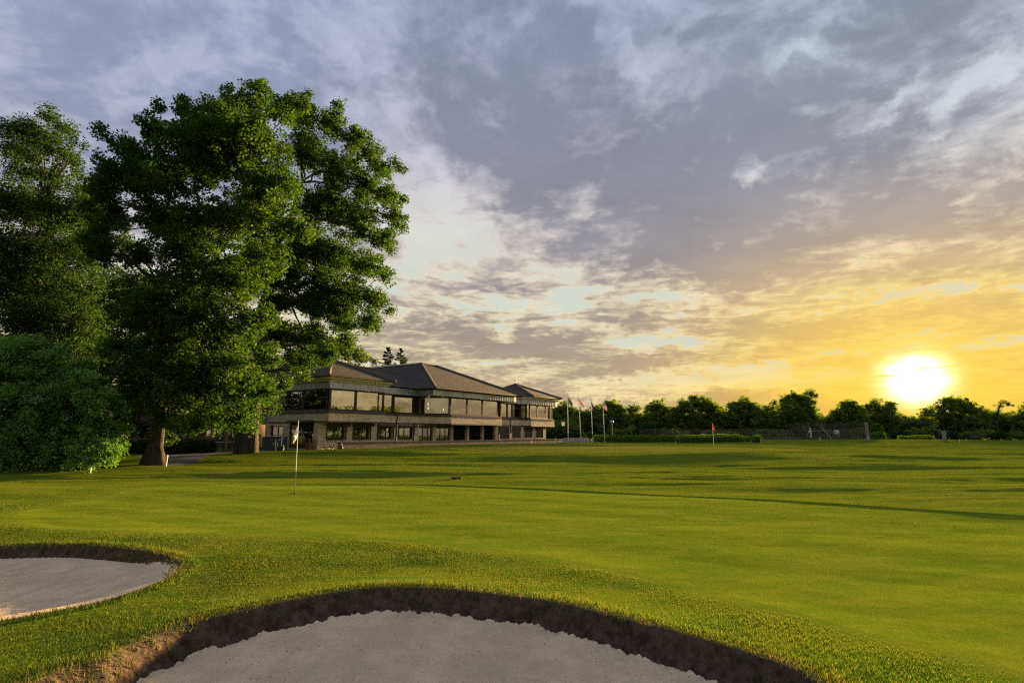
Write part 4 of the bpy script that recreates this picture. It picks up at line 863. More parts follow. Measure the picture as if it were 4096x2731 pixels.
for k, (x_, y_, h_, w_, lb_) in enumerate([(84, 64, 8.5, 6, 'nearest the clubhouse'), (98, 78, 10, 7, 'farther back'), (93, 71, 7.5, 5, 'next in the row'), (104, 60, 9, 6, 'lower and wider'), (76, 46, 7, 5, 'closest to the fairway')]):
    zz = hz(x_, y_); rs_ = np.random.RandomState(500+k); LB = [(x_+rs_.uniform(-1, 1)*w_*.6, y_+rs_.uniform(-1, 1)*w_*.6, zz+h_*rs_.uniform(.35, .82), w_*rs_.uniform(.35, .5)) for q in range(12)]
    tree('boundary_tree', LB, (x_, y_, zz), .35, 600+k, M_FAR, 'tree beyond the right edge, mirrored in the clubhouse windows, '+lb_, 'trees mirrored in the windows', leaf=.45, per=30, clump=.9, twig=False)
for k, (x_, y_, h_, w_, lb_) in enumerate([(-47, 40, 17, 8, 'tallest of three'), (-56, 52, 15, 8, 'farthest of three'), (-44, 30, 15, 7, 'nearest of three')]):
    zz = hz(x_, y_); rs_ = np.random.RandomState(520+k); LB = [(x_+rs_.uniform(-1, 1)*w_*.6, y_+rs_.uniform(-1, 1)*w_*.6, zz+h_*rs_.uniform(.2, .85), w_*rs_.uniform(.35, .5)) for q in range(12)]
    tree('side_tree', LB, (x_, y_, zz), .35, 620+k, M_OAK2, 'dark tree beyond the left edge, mirrored in the clubhouse side windows, '+lb_, 'trees mirrored in the side windows', leaf=.45, per=30, clump=.9, twig=False)
# drooping conifer tip near the right edge
g0 = ground_at(3990, 217); root = empty('leaning_conifer', g0); tag(root, 'conifer whose bare tip droops over to the right, near the right edge', 'tree', 'trees along the far boundary')
ctr = [at(x, y, 217)-g0 for x, y in ((3988, 1700), (3990, 1670), (3994, 1640), (4000, 1618), (4012, 1609), (4028, 1612), (4040, 1618))]; C = []
for i, c in enumerate(ctr):
    for q in range(7): C.append((c.x+rs.normal(0, .9 if i < 4 else .45), c.y+rs.normal(0, .7), c.z+rs.normal(0, .7 if i < 4 else .25), .95-.06*i))
leaves('crown', np.array(C), 40, 1., .5, M_CON, root, 77, aspect=.22); MB().tube([(0, 0, 0)]+[tuple(c) for c in ctr], [.5, .45, .38, .3, .22, .16, .1, .05], 6).build('trunk', M_BARK, root)
# understorey bushes in front of the tree line
US = [(2215, 1720, 118), (2262, 1690, 119), (2330, 1725, 118), (2400, 1728, 117), (2465, 1722, 118), (2530, 1712, 119), (2590, 1705, 118), (2650, 1722, 117), (2710, 1728, 118), (2780, 1730, 119), (2850, 1725, 118), (2920, 1730, 118), (2990, 1728, 117), (3060, 1722, 118), (3120, 1726, 119), (3300, 1728, 121), (3370, 1724, 121), (3440, 1722, 122), (3600, 1728, 118), (3655, 1722, 119), (3730, 1716, 120), (3800, 1728, 120), (3870, 1728, 121), (3935, 1722, 120), (4000, 1728, 119), (4060, 1730, 119)]
rel = ['behind the white wall end', 'with pale leaves behind the first flagpole', 'between the first two flagpoles', 'left of the third flagpole', 'behind the fourth flagpole', 'beside the floodlight pole', 'right of the floodlight pole', 'behind the long hedge, under the small open tree', 'left of the broad dark tree', 'under the broad dark tree', 'left of the red golf flag', 'right of the red golf flag', 'under the rounded tree right of the red flag', 'above the round clipped bush', 'left of the practice net', 'behind the white statue', 'behind the middle of the practice net', 'behind the right end of the practice net', 'left of the low hedge under the sun', 'under the sun', 'between the sun and the broad tree', 'right of the grey post under the sun', 'behind the wooden bench', 'right of the wooden bench', 'near the right edge', 'at the right edge']
for k, (px, py, dep) in enumerate(US):
    w = 30+6*(k % 3); h = (1757-py)
    blob_tree('bush', [(px-w*.6, py+h*.45, h*.5), (px, py+h*.30, h*.55), (px+w*.6, py+h*.5, h*.5), (px-w, py+h*.6, h*.4), (px+w, py+h*.62, h*.4)], dep*1.62, 90+k, 'leafy bush '+rel[k], 'bushes below the far trees', M_FAR if k % 3 else M_OAK2, tr=.06, leaf=.42, per=28, clump=.8, jit=1.6, cat='bush')
# clipped hedges
def hedge(name, pts, wd, ht, seed, lab, group='clipped hedges', rough=.12, m_=None, n=None, leaf=.11):
    """pts: centre line on the ground"""
    rs_ = np.random.RandomState(seed); b0 = Vector((*pts[0], hz(*pts[0]))); root = empty(name, b0); tag(root, lab, 'hedge' if name == 'hedge' else 'bush', group)
    A = np.array(pts, float); seg = np.hypot(*(A[1:]-A[:-1]).T); cum = np.concatenate([[0], np.cumsum(seg)]); L__ = cum[-1]; n = n or int(L__*ht*2600/ (leaf/.11)**2)
    t = rs_.rand(n)*L__; i = np.clip(np.searchsorted(cum, t)-1, 0, len(seg)-1); f = (t-cum[i])/seg[i]; c = A[i]+(A[i+1]-A[i])*f[:, None]; dr = (A[i+1]-A[i])/seg[i][:, None]; nn = np.stack([-dr[:, 1], dr[:, 0]], 1)
    th_ = rs_.uniform(-.3, math.pi+.3, n); hh = ht*(1+.16*(2*fbm(t*.55+seed, t*0, 3))); endf = np.sqrt(np.clip(1-np.clip(1-np.minimum(t, L__-t)/(wd*.6), 0, 1)**2, 0.02, 1))
    q = 1-rs_.rand(n)**3*.35; cx_ = np.sign(np.cos(th_))*np.abs(np.cos(th_))**.45*wd/2*q*endf; cz = np.clip(np.sign(np.sin(th_))*np.abs(np.sin(th_))**.5, 0.02, 1)*hh*q*(.55+.45*endf)*rs_.uniform(.1, 1, n)**np.where(np.abs(np.cos(th_)) > .5, .6, 0)
    P_ = np.stack([c[:, 0]+nn[:, 0]*cx_, c[:, 1]+nn[:, 1]*cx_, cz+rs_.normal(0, .03, n)], 1); P_[:, :2] -= np.array(pts[0]); P_[:, 2] += np.interp(t, cum, [hz(*p) for p in pts])-b0.z
    leaves('foliage', np.concatenate([P_, np.full((n, 1), .10)], 1), 1, 1, leaf, m_ or M_HEDGE, root, seed)
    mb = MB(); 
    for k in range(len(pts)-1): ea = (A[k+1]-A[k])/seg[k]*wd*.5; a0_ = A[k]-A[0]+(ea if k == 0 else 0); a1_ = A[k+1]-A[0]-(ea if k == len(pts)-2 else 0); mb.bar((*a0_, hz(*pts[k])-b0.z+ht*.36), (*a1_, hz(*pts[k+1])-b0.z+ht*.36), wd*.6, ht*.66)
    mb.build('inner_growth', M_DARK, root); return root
def gp(px, d): return ((px-CX)/2305*d, d)
hedge('hedge', [gp(2372, 92), gp(2450, 92.5), gp(2612, 94)], 1.8, 1.08, 201, 'long clipped hedge right of the flagpoles')
hedge('hedge', [gp(2616, 94), gp(2698, 96)], 1.7, 1.0, 202, 'short clipped hedge in the middle of the hedge row')
hedge('hedge', [gp(2702, 92), gp(2800, 92), gp(2968, 93)], 1.8, 1.14, 203, 'long clipped hedge behind the red golf flag')
hedge('small_bush', [gp(2972, 95), gp(3004, 95)], 1.4, .8, 204, 'low clipped bush between the long hedge and the round bush')
hedge('round_bush', [gp(3008, 92), gp(3046, 92)], 1.8, 1.15, 205, 'round clipped bush at the right end of the hedge row')
hedge('hedge', [gp(3482, 112), gp(3540, 112)], 1.6, 1.5, 206, 'small clipped hedge right of the practice net', m_=M_HEDGE)
hedge('hedge', [gp(3590, 114), gp(3735, 114)], 1.6, .95, 207, 'low clipped hedge under the sun')
hedge('round_bush', [gp(3485, 116), gp(3535, 116)], 2.4, 3.1, 208, 'tall round bush with pale top behind the small hedge', m_=M_OAK2)
# ------------------------------------------------------------------ flagpoles with their flags
M_POLE = simple('white_pole', (.80, .80, .78), (.7, .7, .68), .7, 0, 2, .2)
def flag_mat(name, kind):
    m, gg, out = mat(name); uv = gg.n('ShaderNodeUVMap', uv_map='UVMap').outputs[0]; x, y, _ = gg.xyz(uv)
    ab = lambda a: gg.m('ABSOLUTE', a)
    if kind == 'stripes':
        st = gg.m('GREATER_THAN', gg.m('FRACT', gg.m('MULTIPLY', y, 6.5)), .5); c = gg.mix(st, (.48, .03, .05), (.60, .58, .56))
        can = gg.m('MULTIPLY', gg.m('LESS_THAN', x, .4), gg.m('GREATER_THAN', y, .462)); c = gg.mix(can, c, (.035, .045, .16))
        vx = gg.m('SUBTRACT', gg.m('FRACT', gg.m('MULTIPLY', x, 15.)), .5); vy = gg.m('SUBTRACT', gg.m('FRACT', gg.m('MULTIPLY', y, 9.)), .5)
        dot = gg.m('LESS_THAN', gg.m('ADD', gg.m('MULTIPLY', vx, vx), gg.m('MULTIPLY', vy, vy)), .06); c = gg.mix(gg.m('MULTIPLY', dot, can), c, (.6, .6, .62))
    elif kind == 'crosses':
        X_, Y_ = gg.m('SUBTRACT', x, .5), gg.m('SUBTRACT', y, .5); c = (.02, .03, .15)
        d1 = ab(gg.m('SUBTRACT', X_, Y_)); d2 = ab(gg.m('ADD', X_, Y_)); dd = gg.m('MINIMUM', d1, d2)
        c = gg.mix(gg.m('LESS_THAN', dd, .14), c, (.6, .58, .56)); c = gg.mix(gg.m('LESS_THAN', dd, .05), c, (.48, .025, .035))
        e1 = gg.m('MINIMUM', gg.m('MULTIPLY', ab(X_), 1.6), ab(Y_)); c = gg.mix(gg.m('LESS_THAN', e1, .17), c, (.6, .58, .56)); c = gg.mix(gg.m('LESS_THAN', e1, .10), c, (.48, .025, .035))
    elif kind == 'slate': c = gg.mix(gg.m('LESS_THAN', x, .16), gg.mix(gg.rng(gg.noise(uv, 7, 3, .6), .56, .6), (.06, .075, .12), (.14, .15, .19)), (.42, .27, .12))
    elif kind == 'dark': c = gg.mix(gg.m('MULTIPLY', gg.m('LESS_THAN', x, .26), gg.m('LESS_THAN', y, .6)), (.018, .022, .03), (.36, .24, .12))
    elif kind == 'white': c = gg.mix(gg.m('GREATER_THAN', y, .86), (.66, .66, .66), (.22, .025, .05)); c = gg.mix(gg.m('MULTIPLY', gg.m('LESS_THAN', ab(gg.m('SUBTRACT', x, .86)), .10), gg.m('LESS_THAN', ab(gg.m('SUBTRACT', y, .42)), .035)), c, (.22, .03, .05))
    else: c = (.55, .012, .03)
    b = pbsdf(gg, c, .8, 0, None, .2); tr = gg.n('ShaderNodeBsdfTranslucent'); gg.put(tr.inputs[0], c); mx = gg.n('ShaderNodeMixShader'); mx.inputs[0].default_value = .12
    gg.t.links.new(b, mx.inputs[1]); gg.t.links.new(tr.outputs[0], mx.inputs[2]); gg.t.links.new(mx.outputs[0], out.inputs[0]); return m
def flag_mesh(parent, top, w, h, droop, m_, seed, fold=.06, heading=0., squeeze=1.0, n=22):
    """a flag hanging in light wind from the pole at (0,0,top)"""
    V, Fc, UVs = [], [], []
    for i in range(n+1):
        u = i/n
        for j in range(n+1):
            v = j/n; s = u*w; x = s*math.cos(droop)*squeeze; z = top-h*(1-v)*(1-.15*u)-s*math.sin(droop)+.10*h*u*(1-v)
            y = fold*math.sin(u*7+v*2.2+seed)*(.25+u)+fold*.6*math.sin(u*13-v*3+seed*2)*u
            x += .35*fold*math.sin(v*5+u*4+seed)*u; V.append((x*math.cos(heading)-y*math.sin(heading), x*math.sin(heading)+y*math.cos(heading), z)); UVs.append((u, v))
    for i in range(n):
        for j in range(n): a = i*(n+1)+j; Fc.append((a, a+n+1, a+n+2, a+1))
    me = bpy.data.meshes.new('flag'); me.from_pydata(V, [], Fc); uvl = me.uv_layers.new(name='UVMap')
    for l in me.loops: uvl.data[l.index].uv = UVs[l.vertex_index]
    me.shade_smooth(); me.update(); return link('flag', me, parent, m_)
def flagpole(px, ptop, pbase, dep, kind, w, h, droop, seed, lab, lean=0., fh=0., sq=1.):
    g_ = ground_at(px, dep); H = at(px, ptop, dep).z-g_.z; r = empty('flagpole', g_); tag(r, lab, 'flagpole', 'flagpoles right of the clubhouse'); r.rotation_euler = (0, R(lean), 0)
    MB().tube([(0, 0, -.1), (0, 0, H*.5), (0, 0, H)], [.075, .06, .045], 10).build('pole', M_POLE, r, True); MB().ball((0, 0, H+.05), .085).build('finial', M_TRIM, r, True)
    flag_mesh(r, H-.12 if kind != 'slate' else H-.15, w, h, droop, flag_mat(kind+'_flag', kind), seed, .05, fh, sq); MB().box(-.05, .05, -.09, -.06, .9, 1.2).build('cleat', M_TRIM, r)
flagpole(2273, 1579, 1770, 88, 'slate', 1.35, .95, R(52), 1., 'tall white flagpole flying a slate blue flag, nearest the clubhouse', -.5, 0, .95)
flagpole(2324, 1587, 1771, 88, 'crosses', 1.35, .78, R(56), 2., 'tall white flagpole flying the red, white and blue crossed flag', -2.4)
flagpole(2371, 1596, 1772, 89, 'dark', 1.45, .85, R(66), 3., 'white flagpole with a dark flag hanging nearly straight down', -1.6, 0, .85)
flagpole(2418, 1606, 1772, 91, 'stripes', 1.15, .95, R(38), 4., 'white flagpole flying the red and white striped flag with a blue corner', -1.1, 0, .72)
# golf flags
def pin(px, dep, H, kind, lab, droop, w, h, lean, seed, heading=0., sq=1., two=True, fold=.04):
    x, y = gp(px, dep); r = empty('golf_flag', (x, y, hz(x, y))); tag(r, lab, 'golf flag'); r.rotation_euler = (0, R(lean), 0)
    MB().tube([(0, 0, H*.30), (0, 0, H)], .011 if two else .02, 8).build('upper_pole', M_POLE, r); MB().tube([(0, 0, -.05), (0, 0, H*.30)], .011 if two else .02, 8).build('lower_pole', M_PIPE if two else M_POLE, r)
    flag_mesh(r, H-.03, w, h, droop, flag_mat(kind+'_golf_flag', kind), seed, fold, heading, sq)
    MB().lathe([(.075, 0), (.06, .006), (.02, .012)], (0, 0, .004)).build('hole_cup', M_DARK, r)
pin(1193, 17.15, 2.12, 'white', 'golf pin with a limp white flag and white over black pole on the near green', R(112), .44, .34, -.4, 5., 0, .62, fold=.07)
pin(2853, 52.6, 2.18, 'red', 'golf pin with a small red flag on the far green', R(60), .5, .40, -1.2, 6., 0, .8, False)
# white marker stakes
def stake(px, dep, H, lab, lean=0., r_=.035):
    x, y = gp(px, dep); o = MB().lathe([(r_, -.15), (r_, H-.03), (r_*.6, H), (0.001, H)], n=8).build('marker_stake', M_WHITE); o.location = (x, y, hz(x, y)); o.rotation_euler = (R(2), R(lean), 0); tag(o, lab, 'marker stake', 'white marker stakes'); return o
stake(378, 24.9, .66, 'white stake standing against the laurel shrub', 5); stake(676, 27.6, .55, 'white stake right of the flared oak trunk', 4)
stake(1105, 49.5, .95, 'tall white stake in front of the green utility cabinet', 1); stake(1113, 50.2, .72, 'shorter pale stake beside the tap', 0, .03)
stake(2126, 78, .55, 'white stake in front of the right end of the terrace wall', 0); stake(2221, 82, .95, 'white stake near the wall end by the flagpoles', 0); stake(2237, 83, .6, 'thin white stake at the very end of the terrace wall', 0, .03)
stake(2366, 86, .5, 'short white stake at the left end of the long hedge', 0); stake(2701, 86, .32, 'tiny white stake at the gap in the hedges', 0)
stake(3042, 88, .62, 'white stake beside the round clipped bush', 0, .05); stake(3278, 96, .60, 'white stake below the practice net', 0, .05); stake(3470, 97, .55, 'white stake at the foot of the net end post', 0, .05)
stake(3523, 98, .28, 'tiny white stake right of the practice net', 0, .05); stake(3835, 92, .55, 'white stake left of the wooden bench', -3, .05)
# floodlight poles
def floodpole(px, dep, ptop, lab, two):
    g_ = ground_at(px, dep); H = at(px, ptop, dep).z-g_.z; r = empty('floodlight_pole', g_); tag(r, lab, 'floodlight pole')
    MB().tube([(0, 0, -.1), (0, 0, H)], [.09, .07], 8).build('pole', M_PIPE if two else M_COPE, r)
    if two:
        MB().bar((-.85, 0, H-.55), (1.2, 0, H-.75), .07).build('crossarm', M_PIPE, r); MB().box(-.95, -.45, -.2, .1, H-.5, H+.15).build('lamp_head', M_WHITE, r, bevel=.03)
    else:
        MB().ball((0, 0, H+.05), .38, 12, (1, 1, .8)).build('lamp_head', M_ZINC, r); MB().bar((-.5, 0, H-.6), (.5, 0, H-.6), .06).build('crossarm', M_COPE, r)
floodpole(2271, 91, 1690, 'dark pole with a pale floodlight box just behind the first flagpole', True); floodpole(2448, 104, 1688, 'slim pole with a round lamp head behind the long hedge', False)
# slatted barrier beyond the wall
b0 = ground_at(2254, 86); br = empty('slatted_barrier', b0, R(-3)); tag(br, 'low dark slatted barrier with a pale end post beyond the terrace wall', 'barrier'); Lb = 3.55
for z in (.30, .50, .70): MB().box(0, Lb, -.03, .03, z-.085, z+.085).build('slat', M_ZINC, br)
MB().box(0, Lb, -.06, .06, .80, .86).build('top_rail', M_CREAM, br)
for x in (.05, 1.2, 2.35, 3.45): MB().box(x-.05, x+.05, .035, .12, -.2, .8).build('post', M_PIPE, br)
MB().box(Lb+.01, Lb+.17, -.1, .1, -.2, .86).build('end_post', M_CREAM, br)
# chain link fence
M_WIRE = simple('fence_wire', (.10, .095, .08), None, .6)
def net_mat(name, col, scale, dens):
    m, gg, out = mat(name); tc = gg.n('ShaderNodeTexCoord').outputs['Object']; x, y, z = gg.xyz(tc); u = gg.m('ADD', x, z); w = gg.m('SUBTRACT', x, z)
    f = lambda a: gg.m('LESS_THAN', gg.m('FRACT', gg.m('MULTIPLY', a, scale)), dens)
    tr = gg.n('ShaderNodeBsdfTransparent'); b = pbsdf(gg, col, .8); mx = gg.n('ShaderNodeMixShader'); gg.put(mx.inputs[0], gg.m('MAXIMUM', f(u), f(w)))
    gg.t.links.new(tr.outputs[0], mx.inputs[1]); gg.t.links.new(b, mx.inputs[2]); gg.t.links.new(mx.outputs[0], out.inputs[0]); return m
M_MESHW = net_mat('wire_mesh', (.12, .11, .09), 12., .10); M_NET = net_mat('net_mesh', (.05, .045, .04), 9., .10)
f0, f1 = Vector((*gp(2560, 108), 0)), Vector((*gp(3460, 104), 0)); fo = empty('chain_link_fence', (f0.x, f0.y, hz(f0.x, f0.y)), math.atan2(f1.y-f0.y, f1.x-f0.x)); tag(fo, 'long chain link fence with a thin top rail behind the hedges', 'fence')
Lf = (f1-f0).length; MB().box(0, Lf, -.004, .004, .0, 2.1).build('wire_mesh', M_MESHW, fo); MB().tube([(0, 0, 2.12), (Lf, 0, 2.12)], .035, 6).build('top_rail', M_WIRE, fo)
k = 0
while k*2.9 < Lf: MB().tube([(k*2.9, .05, -.2), (k*2.9, .05, 2.12)], .04, 6).build('post', M_WIRE, fo); k += 1
lw = MB().box(0, 17, -.15, .15, -.3, .42).build('low_kerb_wall', M_COPE); lw.location = (*gp(3045, 101), hz(*gp(3045, 101))); lw.name = 'low_wall'; tag(lw, 'low dull kerb wall between the round bush and the practice net', 'low wall')
# golf practice net
n0 = ground_at(3212, 100); nr = empty('practice_net', n0); tag(nr, 'dark golf practice net strung between posts left of the sun', 'net')
Ln = (3462-3212)/2305*100; Hn = 2.85
MB().box(0, Ln, -.004, .004, .05, Hn).build('netting', M_NET, nr); MB().box(-.004, .004, .01, 5, .05, Hn).build('netting', M_NET, nr); MB().box(0, Ln, 5.0, 5.008, .05, Hn).build('netting', M_NET, nr)
for x, y in ((0, 0), (2.9, 0), (6.9, 0), (Ln-.3, 0), (0, 5), (Ln-.3, 5)): MB().tube([(x, y, -.2), (x, y, Hn+.05)], .05 if x else .035, 6).build('post', M_PIPE, nr)
MB().tube([(0, 0, Hn), (Ln-.3, 0, Hn+.1)], .02, 5).build('top_wire', M_PIPE, nr)
M_GALV = simple('galvanised_steel', (.42, .38, .30), None, .45, .6)
MB().bar((3.05, -.1, 2.45), (4.7, -.3, .1), .08).build('brace', M_GALV, nr); MB().bar((2.8, .1, 1.8), (2.0, .3, 0), .07).build('brace', M_PIPE, nr); MB().bar((.15, .0, 2.35), (.8, .2, .9), .05).build('brace', M_GALV, nr)
MB().tube([(1.6, 1, 1.43), (5.4, 1, 1.55)], .035, 6).build('hand_rail', M_GALV, nr)
ep = MB().prism([(-.28, -.16), (.28, -.16), (.28, .16), (-.28, .16)], -.2, 3.0); o = ep.build('timber_post', M_POLE if False else M_COPE, None, bevel=.03); 
for v in o.data.vertices:
    if v.co.z > 2: v.co.x *= .75; v.co.x -= .12; v.co.z -= .12*(v.co.x > -.05)
o.data.materials.clear(); o.data.materials.append(simple('grey_weathered_timber', (.26, .24, .25), (.17, .155, .16), .9, 0, 4, .2, .5)); M_GREYT = o.data.materials[0]
o.location = (*gp(3471, 99), hz(*gp(3471, 99))); tag(o, 'tall grey timber post at the right end of the practice net', 'post')
o = MB().prism([(-.29, -.16), (.29, -.16), (.29, .16), (-.29, .16)], -.2, 1.5).build('timber_post', M_GREYT, None, bevel=.03)
for v in o.data.vertices:
    if v.co.z > 1: v.co.x = v.co.x*.9-.04; v.co.z += .06*(abs(v.co.x+.04) < .27)
o.location = (*gp(3776, 97), hz(*gp(3776, 97))); tag(o, 'short grey post standing alone right of the sun', 'post')
o = MB().prism([(-.25, -.2), (.25, -.2), (.25, .2), (-.25, .2)], -.2, 1.3).prism([(-.3, -.25), (.32, -.25), (.32, .25), (-.3, .25)], 1.302, 1.36).build('dark_post', M_TRIM); o.location = (*gp(3387, 101.5), hz(*gp(3387, 101.5))); tag(o, 'squat dark post inside the practice net', 'post')
# practice equipment behind the net: ball machine, ball bin with legs, tee seat
r = empty('ball_machine', ground_at(3346, 103)); tag(r, 'tall grey drum shaped ball dispenser on thin legs behind the net', 'ball dispenser')
MB().lathe([(.36, .62), (.42, .8), (.42, 1.55), (.3, 1.72), (.001, 1.75)], n=14).build('drum', M_ZINC, r, True)
for x, y in ((-.3, -.2), (.3, -.2), (.3, .3), (-.3, .3)): MB().bar((x, y, 0), (x*.9, y*.9, .7), .05).build('leg', M_GALV, r)
MB().bar((.35, 0, .75), (.75, 0, .15), .12, .04).build('chute', M_GALV, r)
r = empty('ball_trolley', ground_at(3322, 103)); tag(r, 'metal range basket rack left of the ball dispenser', 'basket rack')
for x in (-.55, 0, .55): MB().tube([(x, 0, 0), (x, 0, 1.6)], .04, 6).build('upright', M_GALV, r)
for z in (.5, 1.0, 1.55): MB().bar((-.55, 0, z), (.55, 0, z), .5, .05, (0, 0, 1)).build('shelf', M_TRIM, r)
r = empty('range_bench', ground_at(3316-22, 103)); tag(r, 'low range bench with a flat seat behind the slanting brace', 'bench')
MB().box(-.9, .9, -.2, .2, .72, .8).build('seat', M_GALV, r); 
for x in (-.7, .7): MB().box(x-.05, x+.05, -.18, .18, 0, .72).build('leg', M_PIPE, r)
# wooden bench near the right edge
r = empty('wooden_bench', ground_at(3913, 100)); tag(r, 'long dark wooden bench with upright slats near the right edge', 'bench')
MB().box(-1.25, 1.25, -.3, .2, .40, .45).build('seat', M_TRIM, r); mb = MB().box(-1.25, 1.25, .2, .25, .86, .94)
for k in range(15): mb.box(-1.2+k*.17, -1.12+k*.17, .2, .24, .45, .86)
mb.build('backrest', M_TRIM, r)
for x in (-1.2, 1.2): MB().box(x-.04, x+.04, -.3, -.22, 0, .64).build('leg', M_TRIM, r); MB().box(x-.04, x+.04, .2, .26, 0, .44).build('leg', M_TRIM, r); MB().box(x-.04, x+.04, -.3, .2, .641, .68).build('armrest', M_TRIM, r)
# white statue of a golfer
def skin_body(name, joints, edges, m_, parent=None, sub=2):
    me = bpy.data.meshes.new(name); me.from_pydata([j[0] for j in joints], edges, []); me.update(); o = link(name, me, parent, m_)
    me2 = o.modifiers.new('s', 'SKIN'); me.skin_vertices[0].data[0].use_root = True
    for k, j in enumerate(joints): r_ = j[1]; me.skin_vertices[0].data[k].radius = r_ if hasattr(r_, '__len__') else (r_, r_)
    o.modifiers.new('d', 'SUBSURF').levels = sub; o.modifiers['d'].render_levels = sub; o.modifiers['s'].use_smooth_shade = True; return o
M_STAT = simple('pale_stone', (.46, .50, .52), (.36, .40, .42), .8, 0, 5)
r = empty('golfer_statue', ground_at(3243, 99), R(180)); tag(r, 'pale stone statue of a capped golfer on a plinth inside the practice net', 'statue')
MB().box(-.28, .28, -.28, .28, -.1, .34).build('plinth', M_COPE, r, bevel=.02)
J = [((0, 0, 1.16), (.15, .17)), ((.02, 0, 1.36), (.15, .17)), ((.05, 0, 1.56), (.16, .20)), ((.06, 0, 1.69), (.08, .08)), ((.10, 0, 1.86), (.115, .10)), ((.10, 0, 1.96), (.09, .09)),
     ((.06, .18, 1.60), .075), ((.20, .22, 1.36), .055), ((.42, .08, 1.22), .04), ((.06, -.18, 1.60), .075), ((.20, -.22, 1.36), .055), ((.42, -.06, 1.24), .04),
     ((0, .10, 1.05), .11), ((.03, .12, .72), .085), ((-.02, .13, .42), .06), ((.12, .14, .36), .045), ((0, -.10, 1.05), .11), ((.03, -.12, .72), .085), ((-.02, -.13, .42), .06), ((.12, -.14, .36), .045)]
skin_body('figure', J, [(0, 1), (1, 2), (2, 3), (3, 4), (4, 5), (2, 6), (6, 7), (7, 8), (2, 9), (9, 10), (10, 11), (0, 12), (12, 13), (13, 14), (14, 15), (0, 16), (16, 17), (17, 18), (18, 19)], M_STAT, r)
MB().ball((.10, 0, 2.0), .125, 12, (1, .95, .7)).build('cap', M_STAT, r, True); MB().prism([(.16, -.09), (.34, -.05), (.34, .05), (.16, .09)], 1.97, 1.99).build('cap_peak', M_STAT, r)
MB().tube([(.42, .0, 1.26), (.75, .0, .55), (.78, 0, .45)], .018, 6).build('golf_club', M_STAT, r)
# ------------------------------------------------------------------ by the clubhouse entrance
r = empty('utility_cabinet', ground_at(1093, 50.5), R(24)); tag(r, 'dark green utility cabinet by the entrance, behind the tall white stake', 'utility cabinet')
M_GRNP = simple('dark_green_paint', (.02, .045, .035), (.015, .035, .028), .5)
MB().box(-.62, .35, -.45, .45, -.1, .92).build('body', M_GRNP, r, bevel=.02); MB().box(-.66, .39, -.49, .49, .922, .97).build('lid', M_GRNP, r, bevel=.01); MB().box(-.01, .2, -.47, -.452, .55, .72).build('label_plate', simple('warning_orange', (.45, .2, .03)), r)
r = empty('water_tap_post', ground_at(1129, 50.5)); tag(r, 'pale tap post with a small notice plate above a green trough', 'tap post')
MB().tube([(0, 0, 0), (0, 0, 1.28)], .05, 8).build('post', M_POLE, r); MB().box(0.0, .22, -.04, -.0, 1.05, 1.42).build('notice_plate', simple('lilac_notice', (.34, .28, .40)), r); MB().tube([(0, 0, 1.0), (-.2, 0, 1.02), (-.24, 0, .92)], .025, 6).build('tap', M_POLE, r)
o = MB(); o.box(-.25, .25, -.2, .2, -.05, .45); o = o.build('trough', M_GRNP, None, bevel=.02); o.location = ground_at(1128, 50.0); tag(o, 'small dark green trough below the tap post', 'trough')
MB().box(-.27, .27, -.22, .22, .452, .48).build('rim', M_ZINC, o)
r = empty('litter_bin', bw(-.55, 1.75, FLZ-.02), math.pi/2-BAZ); tag(r, 'reddish wooden litter bin beside the entrance doors', 'litter bin'); M_RW = simple('red_brown_timber', (.20, .075, .045), (.13, .05, .03), .7, 0, 5)
mb = MB()
for k in range(6): mb.box(-.27+k*.092, -.19+k*.092, -.28, -.25, 0, .62); mb.box(-.27+k*.092, -.19+k*.092, .25, .28, 0, .62); mb.box(-.28, -.25, -.25+k*.085, -.175+k*.085, 0, .62); mb.box(.25, .28, -.25+k*.085, -.175+k*.085, 0, .62)
mb.build('body', M_RW, r); MB().box(-.245, .245, -.245, .245, .02, .6).build('liner', M_PIPE, r); mb = MB().box(-.3, .3, -.3, .3, .86, .92)
for x in (-.26, .26):
    for y in (-.26, .26): mb.box(x-.03, x+.03, y-.03, y+.03, .62, .86)
mb.build('hood', M_RW, r)
# golf trolley
r = empty('golf_trolley', bw(U(1305, -.6), -.6, FLZ-.06), R(-4)); tag(r, 'empty black three wheeled golf trolley parked outside the first window', 'golf trolley')
def wheel(x, y, rr_, nm='wheel'):
    mb = MB(); n = 18
    for k in range(n): a, b_ = 2*math.pi*k/n, 2*math.pi*(k+1)/n; mb.bar((x+rr_*math.cos(a), y, rr_+rr_*math.sin(a)*.96), (x+rr_*math.cos(b_), y, rr_+rr_*math.sin(b_)*.96), .045, .05, (0, 1, 0))
    for k in range(3): a = 2*math.pi*k/3+.5; mb.bar((x, y, rr_), (x+rr_*math.cos(a), y, rr_+rr_*math.sin(a)), .03, .03, (0, 1, 0))
    mb.build(nm, M_PIPE, r)
wheel(-.05, -.28, .16); wheel(.40, .26, .16); wheel(.72, 0, .12)
MB().tube([(-.05, -.28, .16), (.38, 0, .36), (.40, .26, .16)], .018, 6).build('axle', M_PIPE, r); MB().tube([(.40, 0, .3), (.72, 0, .13)], .022, 6).build('front_fork', M_PIPE, r)
MB().tube([(.42, 0, .32), (-.02, 0, 1.0), (-.1, 0, 1.14)], .022, 6).build('frame', M_PIPE, r); MB().tube([(-.20, -.12, 1.14), (-.1, 0, 1.13), (-.02, .12, 1.12)], .02, 6).build('handle', M_PIPE, r)
MB().tube([(.12, 0, .75), (.28, .06, .86), (.30, .1, .84)], .018, 6).build('bag_cradle', M_PIPE, r)
